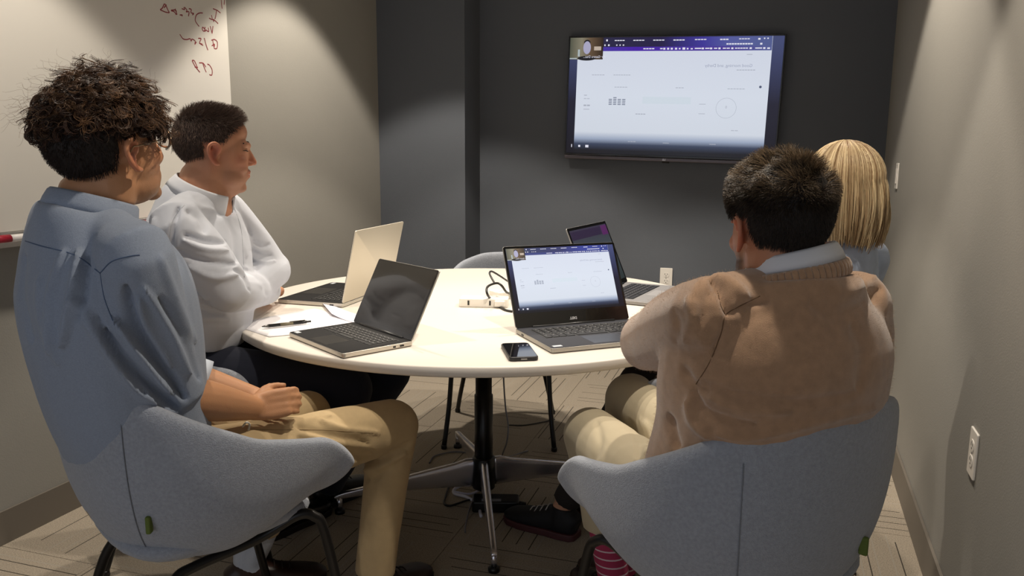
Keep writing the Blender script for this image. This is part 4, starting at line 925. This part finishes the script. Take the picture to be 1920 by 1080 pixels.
strands('curl', Pw, Nw*1.0+up_*.35+fwd*.10+sd*.40, L_, m_hair, hr, 26, .0011, grav=1.3, curl=.0105, cfreq=2.1, cols=mixcol('#2a1811', '#8f6a4a', t_**1.3), wob=.9, clump=7, cspread=.0019)
Pl, Nl, Pw, Nw = skull_points(500, HT, regT, .004)
strands('curl', Pw, Nw*.8+rng.normal(size=Pw.shape)*.5, rng.uniform(.02, .038, 500), m_hair, hr, 16, .0013, grav=1.4, curl=.009, cfreq=1.5, cols=mixcol('#160d0a', '#4a3022', rng.uniform(0, 1, 500)), wob=.6, clump=6)
Pl, Nl, Pw, Nw = skull_points(260, HT, regT, .006)
strands('frizz', Pw, Nw*1.0+up_*.3+rng.normal(size=Pw.shape)*.35, rng.uniform(.05, .08, 260), m_hair, hr, 16, .00035, grav=1.0, curl=.006, cfreq=2, cols=mixcol('#5a3a26', '#9a785a', rng.uniform(0, 1, 260)), wob=.8)
# loose curls standing off the crown: measured along the silhouette
def curl_path(px, D, r=.0016, turns=0):
    P = np.array([atD(x, y, D) for x, y in px]); return P
ex = MB()
for i, (px, D) in enumerate([([(122, 235), (100, 205), (82, 185), (66, 192), (70, 215), (86, 232), (82, 245), (58, 240), (48, 254), (60, 267), (78, 262), (80, 248), (68, 244)], 1.76), ([(118, 225), (92, 195), (70, 182), (60, 200), (72, 226), (84, 240)], 1.77), ([(115, 242), (92, 236), (68, 238), (52, 250), (58, 264), (74, 262)], 1.75), ([(122, 215), (100, 190), (84, 180), (74, 196), (88, 222)], 1.78)]):
    for j in range(9):
        off = rng.normal(size=3)*.0026; ex.tube(crom([p+off+rng.normal(size=3)*.0010 for p in curl_path(px, D)], 5), .0010, 5)
tag(ex.build('loose_curls', mat('curl_brown', '#4a3122', .5), hr, True), kind='stuff')
# glasses
gl = MB(); m_gold = mat('thin_gold_frame', '#9a8468', .3, .8)
for s in (-1, 1):
    c = np.array([s*.033, .108, .012]); ring = [HT@Vector((c[0]+.024*cos(a), c[1]-.004*abs(cos(a)), c[2]+.021*sin(a))) for a in np.linspace(0, 2*pi, 25)]
    gl.tube([tuple(p) for p in ring], .0013, 6)
    gl.tube([tuple(HT@Vector(p)) for p in ((s*.057, .104, .016), (s*.074, .09, .017), (s*.082, .03, .016), (s*.082, -.004, .018), (s*.080, -.018, .004))], .0013, 6)
gl.tube([tuple(HT@Vector(p)) for p in ((-.010, .108, .016), (0, .112, .019), (.010, .108, .016))], .0013, 6)
gg = gl.build('glasses', m_gold, A, True)
m_lens = bpy.data.materials.new('lens_glass'); m_lens.use_nodes = True; _b = m_lens.node_tree.nodes['Principled BSDF']; _b.inputs['Transmission Weight'].default_value = 1; _b.inputs['Roughness'].default_value = .03; _b.inputs['IOR'].default_value = 1.2
for s in (-1, 1):
    l_ = MB(); V = [HT@Vector((s*.033+.023*cos(a), .1065-.004*abs(cos(a)), .012+.020*sin(a))) for a in np.linspace(0, 2*pi, 25)[:-1]]; V2 = [v+Vector(fwd)*.0012 for v in V]
    n = 24; l_.add([tuple(v) for v in V]+[tuple(v) for v in V2], [tuple(range(n))[::-1], tuple(range(n, 2*n))]+[(i, (i+1) % n, n+(i+1) % n, n+i) for i in range(n)]).build('lens', m_lens, gg)
eyes(HT, A)

# ------------------------------------------------------------------ B: man in white shirt (left, far)
f, r = bearing(72)
B = empty('person'); tag(B, 'smiling man with short dark hair and white dress shirt leaning on the table', 'person')
pel = np.array([-1.665, 1.965, .62]); neck = np.array([-1.575, 1.965, 1.155])
hc = atD(403, 289, 2.52); HT = head_T(hc, 48, -3, 0, 1.0)
shR = neck+r*.180-np.array([0, 0, .080]); shL = neck-r*.175-np.array([0, 0, .075])
elR = atD(430, 545, 2.34); haR = at(508, 545, .80); elL = atD(512, 505, 2.70); haL = atD(478, 535, 2.60)
hipR = pel+r*.09; hipL = pel-r*.09
knR = np.array([-1.16, 2.03, .575]); knL = np.array([-1.14, 2.26, .575]); anR = np.array([-1.50, 2.16, .09]); anL = np.array([-1.46, 2.40, .09])
mb = MB(); add_head(mb, HT, jowl=.006, smile=True)
cap(mb, [neck-np.array([0, 0, .05]), neck+np.array([0, 0, .02]), np.array(HT@Vector((0, -.015, -.06))), np.array(HT@Vector((0, -.015, -.02)))], [.074, .068, .066, .064])
cap(mb, [neck+f*.028-np.array([0, 0, .03]), neck+f*.035+np.array([0, 0, .02]), np.array(HT@Vector((0, .035, -.085)))], [.05, .048, .042]); cap(mb, [neck+f*.008-np.array([0, 0, .05]), neck+f*.012+np.array([0, 0, .004])], [.076, .070])
torso(mb, neck, pel, f, r, -.012)
for s_, e_, h_ in ((shR, elR, haR), (shL, elL, haL)):
    cap(mb, [s_, (s_+e_)/2, e_], [.052, .048, .042]); cap(mb, [e_, e_*.6+h_*.4, h_], [.042, .042, .028])
hand(mb, haR, np.array([-.75, .6, 0]), np.array([0, 0, -1.])-r*.2, np.array([.6, .75, 0]), .55)
hand(mb, haL, np.array([-.7, -.7, .1]), np.array([0, 0, -1.]), f, .5)
for h_, k_, a_ in ((hipR, knR, anR), (hipL, knL, anL)):
    cap(mb, [h_, (h_+k_)/2, k_], [.075, .066, .05]); cap(mb, [k_, (k_+a_)/2, a_], [.05, .045, .035])
organic('body', mb, .0046, 3, SKIN('skin_b', '#c48a6c'), B, tint=skin_tint(HT, '#cc9474', '#cc6c58', '#8a6858', .3))
mb = MB(); torso(mb, neck, pel, f, r, .018, wd=1.0, rings=[(.22, .160, .125, .015), (.26, .168, .134, .018), (.35, .175, .138, .015), (.52, .182, .136, .004), (.70, .182, .126, -.004), (.84, .155, .104, -.010), (.93, .105, .084, -.012), (.99, .070, .068, .0)])
cap(mb, [neck-np.array([0, 0, .045]), shR-r*.05+np.array([0, 0, .018]), shR], [.066, .062, .062]); cap(mb, [neck-np.array([0, 0, .045]), shL+r*.05+np.array([0, 0, .018]), shL], [.066, .062, .062])
cap(mb, [shR-r*.02, shR+r*.005, shR*.5+elR*.5, elR], [.066, .072, .076, .062], n=22); cap(mb, [elR, elR*.5+haR*.5, haR*.9+elR*.1], [.062, .056, .046], flat1=True)
cap(mb, [shL+r*.02, shL-r*.005, shL*.5+elL*.5, elL], [.064, .068, .066, .056], n=22); cap(mb, [elL, elL*.5+haL*.5, haL], [.060, .056, .046], flat1=True)
FS = [([(352, 395), (375, 410), (385, 435)], 8, -.007), ([(345, 440), (380, 452), (420, 455)], 6, -.007), ([(345, 450), (385, 466), (425, 470)], 6, .006), ([(330, 470), (380, 490), (440, 495)], 7, -.008), ([(355, 500), (400, 520), (445, 515)], 7, .006), ([(440, 505), (460, 520), (470, 545)], 5, -.006), ([(455, 500), (478, 515), (490, 540)], 5, .005), ([(480, 520), (495, 530), (500, 555)], 5, -.004),
      ([(280, 400), (275, 440), (265, 470)], 5, -.004), ([(290, 410), (288, 450), (280, 500)], 5, .005), ([(335, 390), (325, 430), (318, 470), (322, 500)], 6, -.008), ([(270, 470), (300, 485), (330, 490)], 6, -.005),
      ([(290, 520), (330, 535), (370, 548)], 5, -.006), ([(300, 540), (340, 555), (400, 575)], 5, .006), ([(320, 560), (360, 575), (420, 590)], 5, -.006), ([(320, 580), (370, 595), (430, 600)], 5, .005), ([(310, 530), (350, 547), (390, 560)], 5, .005),
      ([(425, 400), (440, 440), (445, 490)], 6, -.006), ([(440, 395), (458, 430), (462, 480)], 6, .005), ([(470, 470), (490, 478), (510, 478)], 4, -.005), ([(475, 485), (495, 492), (515, 490)], 4, .004), ([(478, 455), (492, 462), (505, 458)], 4, -.004), ([(430, 385), (450, 410), (470, 440)], 5, -.004), ([(352, 360), (370, 385), (400, 395)], 6, .003)]
def fx(V, N): V = wrinkle(V, N, .006, 13, 23, axis=(.5, .5, -.7)); return sculpt(V, N, [(a, b, h*1.5) for a, b, h in FS])
m_white = mat('white_cotton', '#c6c9d1', .8, bump=.1, bscale=700, spec=.25)
sh = organic('shirt', mb, .006, 4, m_white, B, fx); tr = bvh(sh)
surf_line('placket', tr, [(438, 385), (452, 430), (456, 480), (458, 520)], .0012, mat('white_seam', '#b9bcc4', .8), sh)
surf_line('armhole_seam', tr, [(345, 385), (325, 410), (318, 450), (324, 490)], .0010, mat('white_seam', '#b9bcc4', .8), sh)
cax = np.array([0, 0, 1.])+f*.45
ring_collar('collar', neck+np.array([0, 0, -.014])-f*.002, cax, f, .082, .080, .036, mat('white_collar', '#d6d8de', .75), sh, flare=.010, gap=.32, points=.045)
tro = trousers(B, mat('navy_wool', '#1f222e', .85, sheen=.1, spec=.2), pel, f, (hipR, hipL), (knR, knL), (anR, anL), rad=(.112, .098, .082, .07, .065), amp=.005, voxel=.008, pz=.15)
sock(B, anR, knR, mat('black_sock', '#101014', .9)); sock(B, anL, knL, mat('black_sock', '#101014', .9)); shoes(B, [(anR, (.3, 1)), (anL, (.3, 1))], mat('black_leather', '#0e0d0d', .35), m_sole, lace='#1a1a1a')
regB = lambda p: (p[:, 2] > -.062+np.clip((p[:, 1]+.055)*1.25, 0, .2)) & ((p[:, 1] < .060+(p[:, 2]-.06)*.35)) & ~((np.abs(p[:, 0]) > .045) & (p[:, 2] < .030) & (p[:, 1] > -.034)) & ((p[:, 2] > .045) | (p[:, 1] < .028))
V, W, F = scalp_shell(HT, regB, .004, None, B); hr = mesh_np('hair', W, F, mat('hair_base_brown', '#33251f', .75), B, True); s_ = hr.modifiers.new('t', 'SOLIDIFY'); s_.thickness = .004; s_.offset = 0
Pl, Nl, Pw, Nw = skull_points(11000, HT, regB, .0055); fwd = np.array(HT.to_3x3()@Vector((0, 1, 0))); topw = smooth(.06, .12, Pl[:, 2]); fr_ = smooth(.0, .07, Pl[:, 1])
t_ = rng.uniform(0, 1, len(Pw)); t_ = t_*.6+.4*(1-topw)*t_
strands('short_hair', Pw, Nw*(.35+.5*topw[:, None])+fwd*(.7*topw[:, None])+dn*(.7*(1-topw[:, None]))+rng.normal(size=Pw.shape)*.16+up_*(fr_*topw*.5)[:, None], .009+.016*topw+.012*topw*fr_, m_hair, hr, 4, .00055, cols=mixcol('#3a2c26', '#80695c', t_))
eyes(HT, B, lid='#b98466')
mb = MB(); m2 = MB(); cap(m2, [(-.020, .0865, -.0535), (0, .0945, -.0545), (.020, .0865, -.0535)], [.0016, .0038, .0016], n=8); mb.add(np.concatenate(m2.V), m2.F, HT); mb.build('teeth', mat('teeth', '#d8d0c4', .3), B, True)

# ------------------------------------------------------------------ C: man in beige sweater (right, near)
f, r = bearing(-40)
Cc = empty('person'); tag(Cc, 'man in beige sweater with white collar seen from behind', 'person')
pel = np.array([-.02, 1.56, .56]); neck = np.array([.052, 1.475, 1.080])
hc = atD(1455, 438, 1.48); HT = head_T(hc, -31, -5, 0, .95)
shR = neck+r*.150-np.array([0, 0, .085]); shL = neck-r*.165-np.array([0, 0, .075])
elL = atD(1222, 640, 1.74); haL = np.array([-.08, 1.86, .88]); elR = np.array([.20, 1.74, .82]); haR = np.array([-.0, 1.84, .84])
hipL = pel-r*.09; hipR = pel+r*.09
knL = at(1108, 816, .525); anL = at(1152, 1092, .10); knR = at(1183, 748, .57); anR = np.array([-.33, 2.10, .09])
mb = MB(); add_head(mb, HT, jowl=.004)
cap(mb, [neck-np.array([0, 0, .05]), neck+np.array([0, 0, .02]), np.array(HT@Vector((0, -.02, -.06))), np.array(HT@Vector((0, -.015, -.02)))], [.070, .064, .062, .060])
torso(mb, neck, pel, f, r, -.012)
for s_, e_, h_ in ((shR, elR, haR), (shL, elL, haL)):
    cap(mb, [s_, (s_+e_)/2, e_], [.052, .048, .042]); cap(mb, [e_, e_*.6+h_*.4, h_], [.042, .042, .028])
hand(mb, haL, r*.9+f*.3, -f, up_, .5); hand(mb, haR, -r, -f+up_*-.3, up_, .5)
for h_, k_, a_ in ((hipR, knR, anR), (hipL, knL, anL)):
    cap(mb, [h_, (h_+k_)/2, k_], [.075, .066, .05]); cap(mb, [k_, (k_+a_)/2, a_], [.05, .045, .035])
organic('body', mb, .0046, 3, SKIN('skin_c', '#b87f60'), Cc, tint=skin_tint(HT, '#b57d5e', '#b8604c', '#33271f', .85))
# shirt under the sweater (collar shows)
mb = MB(); torso(mb, neck, pel, f, r, .004); us = organic('undershirt', mb, .009, 2, m_white, Cc)
ring_collar('collar', neck+np.array([0, 0, .002])-f*.004, np.array([0, 0, 1.])+f*.25-r*.16, f, .071, .074, .028, mat('white_collar', '#d6d8de', .75), us, flare=.003, gap=.30, points=.03)
mb = MB(); torso(mb, neck-np.array([0, 0, .004]), pel, f, r, .030, rings=[(-.02, .150, .118, 0), (0.08, .165, .128, .0), (.20, .172, .135, -.005), (.40, .176, .134, -.012), (.60, .186, .136, -.014), (.76, .182, .124, -.012), (.86, .150, .102, -.012), (.93, .100, .084, -.010), (.975, .076, .074, -.002)])
cap(mb, [neck-np.array([0, 0, .05]), shR-r*.05+np.array([0, 0, .014]), shR], [.066, .064, .066]); cap(mb, [neck-np.array([0, 0, .05]), shL+r*.05+np.array([0, 0, .016]), shL], [.066, .064, .066])
cap(mb, [shL+r*.02, shL, shL*.5+elL*.5, elL], [.068, .073, .078, .068], n=24); cap(mb, [elL, elL*.5+haL*.5, haL*.92+elL*.08], [.070, .058, .046], flat1=True)
cap(mb, [shR-r*.02, shR, shR*.5+elR*.5, elR], [.068, .070, .070, .062], n=24); cap(mb, [elR, elR*.5+haR*.5, haR*.9+elR*.1], [.064, .056, .046], flat1=True)
FS = [([(1335, 525), (1355, 560), (1365, 590)], 7, -.012), ([(1340, 520), (1370, 530), (1400, 560)], 12, .010), ([(1365, 590), (1400, 572), (1440, 565)], 6, -.007), ([(1362, 592), (1352, 630), (1335, 665)], 5, -.005), ([(1262, 585), (1270, 610), (1265, 640)], 9, -.006), ([(1290, 560), (1300, 600), (1285, 640)], 10, .006), ([(1330, 545), (1320, 590), (1290, 640)], 9, -.004),
      ([(1300, 735), (1320, 770), (1370, 790), (1420, 800)], 8, -.010), ([(1290, 750), (1300, 790), (1330, 820)], 9, .010), ([(1330, 745), (1400, 765), (1480, 770)], 10, .007), ([(1320, 720), (1400, 745), (1500, 755), (1600, 740)], 9, -.007), ([(1255, 780), (1262, 815), (1270, 840)], 8, -.010), ([(1280, 690), (1300, 720), (1330, 735)], 8, -.008),
      ([(1520, 570), (1570, 590), (1620, 570), (1650, 540)], 14, -.007), ([(1560, 540), (1600, 545), (1640, 520)], 14, .006), ([(1460, 600), (1480, 660), (1470, 730)], 20, -.004), ([(1600, 610), (1620, 660), (1610, 730)], 14, -.005), ([(1340, 812), (1400, 820), (1500, 800), (1640, 765)], 8, .006)]
def fx(V, N): V = wrinkle(V, N, .007, 8, 41, axis=(.6, .3, .4), stretch=.5); return sculpt(V, N, FS)
m_knit = mat('camel_knit', '#a9876a', .95, bump=.35, bscale=900, var=.10, vscale=60, sheen=.6, spec=.1)
sw = organic('sweater', mb, .0065, 5, m_knit, Cc, fx); tr = bvh(sw); m_ks = mat('knit_seam', '#6a5039', .95)
surf_line('armhole_seam', tr, [(1425, 555), (1385, 575), (1360, 592), (1352, 625), (1330, 680), (1305, 720)], .0009, m_ks, sw)
surf_line('armhole_seam', tr, [(1345, 545), (1352, 575), (1361, 592)], .0010, m_ks, sw)
# ribbed neckband
axn = U(np.array([0, 0, 1.])+f*.22-r*.14); ff = U(f-axn*(f@axn)); rr_ = np.cross(ff, axn); nb = []; n = 220
for i in range(n+1):
    a = 2*pi*i/n; k = 1+.010*(1 if i % 4 < 2 else -1); nb.append(neck-f*.004-np.array([0, 0, .012])+(ff*cos(a)*.090+rr_*sin(a)*.092)*k)
MB().tube(np.array(nb), np.array([[.015, .007]]*(n+1)), 10, ref=tuple(axn)).build('neckband', m_knit, sw, True)
# fine fuzz standing off the wool
sel = rng.choice(len(sw.data.vertices), min(24000, len(sw.data.vertices)), replace=False); vv = np.array([sw.data.vertices[int(i)].co for i in sel]); nn = np.array([sw.data.vertices[int(i)].normal for i in sel])
tag(strands('wool_fuzz', vv+rng.normal(size=vv.shape)*.002-nn*.001, nn+rng.normal(size=vv.shape)*.7, .0042, m_hair, sw, 2, .00018, cols=mixcol('#a9876a', '#c4a686', rng.uniform(0, 1, len(vv)))), kind='stuff')
TF = [([(1120, 790), (1125, 830), (1110, 870)], 7, -.005), ([(1180, 790), (1200, 830), (1195, 860)], 6, -.006), ([(1210, 790), (1222, 820), (1218, 858)], 5, .006), ([(1230, 785), (1240, 820), (1238, 860)], 5, -.006), ([(1200, 785), (1212, 815), (1208, 858)], 5, .004), ([(1080, 850), (1095, 880), (1120, 900)], 6, -.004)]
tro = trousers(Cc, mat('pale_khaki', '#b3a78d', .85, bump=.15, bscale=600, spec=.2, sheen=.1), pel-np.array([0, 0, .01]), f, (hipL, hipR), (knL, knR), (anL, anR), hem=(.60, .9), folds=TF, rad=(.098, .086, .075, .066, .060))
def sock_stripes():
    if 'striped_sock' in MATS: return MATS['striped_sock']
    m = mat('striped_sock', '#a03558', .9); nt = m.node_tree; N = nt.nodes; L = nt.links; tc = N['Texture Coordinate']; sp = N.new('ShaderNodeSeparateXYZ'); L.new(tc.outputs['Object'], sp.inputs[0])
    a = N.new('ShaderNodeMath'); a.operation = 'MULTIPLY'; a.inputs[1].default_value = 42; L.new(sp.outputs[2], a.inputs[0]); b_ = N.new('ShaderNodeMath'); b_.operation = 'FRACT'; L.new(a.outputs[0], b_.inputs[0])
    c = N.new('ShaderNodeValToRGB'); c.color_ramp.interpolation = 'CONSTANT'; e = c.color_ramp.elements; e[0].color = lin('#9c2f52'); e[1].position = .82; e[1].color = lin('#c9b4bc'); L.new(b_.outputs[0], c.inputs[0]); L.new(c.outputs[0], N['Principled BSDF'].inputs['Base Color']); return m
sock(Cc, anL, knL, sock_stripes(), .042, .047, .30); sock(Cc, anR, knR, sock_stripes(), .042, .046, .2)
shoes(Cc, [(anL, f), (anR, f)], m_br, m_sole, lace='#2a1c16')
regC = lambda p: (p[:, 2] > -.070+np.clip((p[:, 1]+.055)*1.2, 0, .2)) & ((p[:, 1] < .060+(p[:, 2]-.06)*.35)) & ~((np.abs(p[:, 0]) > .045) & (p[:, 2] < .034) & (p[:, 1] > -.036)) & ((p[:, 2] > .045) | (p[:, 1] < .030))
V, W, F = scalp_shell(HT, regC, .008, None, Cc); hr = mesh_np('hair', W, F, mat('hair_base_black', '#1c1512', .75), Cc, True); s_ = hr.modifiers.new('t', 'SOLIDIFY'); s_.thickness = .006; s_.offset = 0
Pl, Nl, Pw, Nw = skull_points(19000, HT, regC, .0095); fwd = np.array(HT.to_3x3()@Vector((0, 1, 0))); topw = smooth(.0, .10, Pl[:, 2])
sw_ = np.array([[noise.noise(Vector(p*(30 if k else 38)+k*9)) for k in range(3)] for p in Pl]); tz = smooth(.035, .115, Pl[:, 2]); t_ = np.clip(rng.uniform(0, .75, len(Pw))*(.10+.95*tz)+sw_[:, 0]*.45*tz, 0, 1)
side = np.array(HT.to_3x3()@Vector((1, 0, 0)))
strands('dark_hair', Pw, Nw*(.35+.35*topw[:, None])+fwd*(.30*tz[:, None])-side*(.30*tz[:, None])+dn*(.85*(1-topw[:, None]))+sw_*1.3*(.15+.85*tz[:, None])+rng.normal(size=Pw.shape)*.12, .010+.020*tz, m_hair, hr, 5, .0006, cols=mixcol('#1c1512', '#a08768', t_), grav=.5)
eyes(HT, Cc, brow=False)

# ------------------------------------------------------------------ D: blonde woman (right, far)
f, r = bearing(-55)
Dd = empty('person'); tag(Dd, 'blonde woman with shoulder length hair and light blue top behind the sweater man', 'person')
pel = np.array([.04, 2.31, .55]); neck = np.array([.195, 2.255, 1.055])
hc = atD(1575, 367, 2.27); HT = head_T(hc, -30, -2, 0, .98)
shR = neck+r*.150-np.array([0, 0, .065]); shL = neck-r*.150-np.array([0, 0, .065])
elL = np.array([.03, 2.14, .80]); haL = np.array([-.10, 2.42, .79]); elR = np.array([.25, 2.52, .82]); haR = np.array([.0, 2.55, .79])
hipL = pel-r*.085; hipR = pel+r*.085; knL = np.array([-.335, 2.40, .565]); knR = np.array([-.24, 2.62, .56]); anL = at(1052, 955, .09); anR = at(1140, 935, .09)
mb = MB(); add_head(mb, HT, jowl=-.006)
cap(mb, [neck-np.array([0, 0, .05]), neck+np.array([0, 0, .02]), np.array(HT@Vector((0, -.02, -.06))), np.array(HT@Vector((0, -.015, -.02)))], [.056, .050, .050, .050])
torso(mb, neck, pel, f, r, -.012, wd=.86, dp=.9)
for s_, e_, h_ in ((shR, elR, haR), (shL, elL, haL)):
    cap(mb, [s_, (s_+e_)/2, e_], [.042, .040, .036]); cap(mb, [e_, e_*.6+h_*.4, h_], [.036, .035, .024])
hand(mb, haL, U([-.5, .6, 0]), -up_, np.array([1., .5, 0]), .35, .9); hand(mb, haR, U([-.8, .2, 0]), -up_, np.array([0., -1, 0]), .35, .9)
for h_, k_, a_ in ((hipR, knR, anR), (hipL, knL, anL)):
    cap(mb, [h_, (h_+k_)/2, k_], [.072, .062, .048]); cap(mb, [k_, (k_+a_)/2, a_], [.048, .042, .033])
organic('body', mb, .005, 3, SKIN('skin_d', '#cc9a7e'), Dd, tint=skin_tint(HT, '#c99678', '#c46a5a'))
mb = MB(); torso(mb, neck, pel, f, r, .016, wd=.88, dp=.95)
cap(mb, [shR-r*.03, shR, shR*.5+elR*.5, elR], [.052, .056, .056, .052], n=20); cap(mb, [elR, elR*.5+haR*.5, haR], [.052, .046, .038], flat1=True)
cap(mb, [shL+r*.03, shL, shL*.5+elL*.5, elL], [.052, .056, .056, .052], n=20); cap(mb, [elL, elL*.5+haL*.5, haL], [.052, .046, .038], flat1=True)
organic('blouse', mb, .008, 4, mat('pale_blue_cotton', '#a6b3c9', .8, var=.12, vscale=25), Dd, lambda V, N: wrinkle(V, N, .008, 13, 77, axis=(0, 0, 1)))
trousers(Dd, mat('dark_brown_trousers', '#231d1a', .85), pel, f, (hipL, hipR), (knL, knR), (anL, anR), rad=(.095, .082, .070, .058, .048), hem=(.93, .93), voxel=.008)
m_red = mat('red_edge_sole', '#4a2426', .6)
shoes(Dd, [(anL, at(895, 955, 0)-anL), (anR, at(1020, 925, 0)-anR)], mat('black_canvas', '#111013', .7, bump=.2, bscale=300), m_red, lace='#b8b2ae')
regD = lambda p: (p[:, 1] < .055+(p[:, 2]-.06)*.5) & (p[:, 2] > .0) & ((p[:, 2] > .06) | (p[:, 1] < .02))
V, W, F = scalp_shell(HT, lambda p: regD(p), .010, None, Dd); hr = mesh_np('hair', W, F, mat('hair_base_blonde', '#7d6444', .7), Dd, True); s_ = hr.modifiers.new('t', 'SOLIDIFY'); s_.thickness = .006; s_.offset = 0
Hi = np.array(HT.inverted()); Hm = np.array(HT)
def keep_out(P):
    q = P@Hi[:3, :3].T+Hi[:3, 3]; c = np.array([0, -.014, .045]); rr2 = np.array([.084, .104, .090]); low = q[:, 2] < .045
    d = (q-c)/rr2; d[low, 2] = 0; l_ = np.linalg.norm(d, axis=1)+1e-6; s = np.where(l_ < 1, 1/l_, 1.); q2 = c+(q-c)*np.where(low[:, None], np.stack([s, s, np.ones_like(s)], 1), s[:, None])
    return q2@Hm[:3, :3].T+Hm[:3, 3]
nD = 7000; az = rng.uniform(-pi, pi, nD); fr0 = rng.uniform(0, 1, nD)
az = az[(np.cos(az) < .55)]; nD = len(az); fr0 = fr0[:nD]     # azimuth 0 = face: leave it open
ph0 = RD(3)+RD(62)*fr0**1.5; lay = rng.uniform(.008, .020, nD); K1, K2 = 7, 9; c0 = np.array([0, -.014, .045]); P = np.zeros((nD, K1+K2+1, 3))
ca = np.sin(az); sa = np.cos(az)        # local x, y directions
endz = -.112+rng.normal(0, .011, nD)+.012*np.abs(ca); w1, w2 = rng.uniform(0, 6.28, nD), rng.normal(0, 1, nD)
loc = np.array([noise.noise(Vector((a*3.2, 0, 1.7))) for a in az]); loc2 = np.array([noise.noise(Vector((a*6.5, 3, f_*2))) for a, f_ in zip(az, fr0)])
for k in range(K1+1):
    ph = ph0+(pi/2-ph0)*k/K1; rr3 = np.array([.074, .096, .082])
    P[:, k, 0] = c0[0]+ca*np.sin(ph)*(rr3[0]+lay); P[:, k, 1] = c0[1]+sa*np.sin(ph)*(rr3[1]+lay); P[:, k, 2] = c0[2]+np.cos(ph)*(rr3[2]+lay)
for k in range(1, K2+1):
    u = k/K2; q_ = P[:, K1]; out2 = 1+.13*np.sin(u*2.2)-.14*u**3+loc*.16*u+.05*loc2*u+.02*np.sin(5*u+w1*.3+loc*6)
    P[:, K1+k, 0] = q_[:, 0]*out2+.004*u*w2; P[:, K1+k, 1] = c0[1]+(q_[:, 1]-c0[1])*out2+.004*u*w2; P[:, K1+k, 2] = c0[2]+(endz-c0[2])*u
Hm = np.array(HT); P = P@Hm[:3, :3].T+Hm[:3, 3]
t_ = np.clip(.5+loc2*1.1+rng.normal(0, .12, nD), 0, 1)
strand_mesh('blonde_hair', P, m_hair, hr, .0010, mixcol('#7a5a38', '#e2cca2', t_), 3, .6)
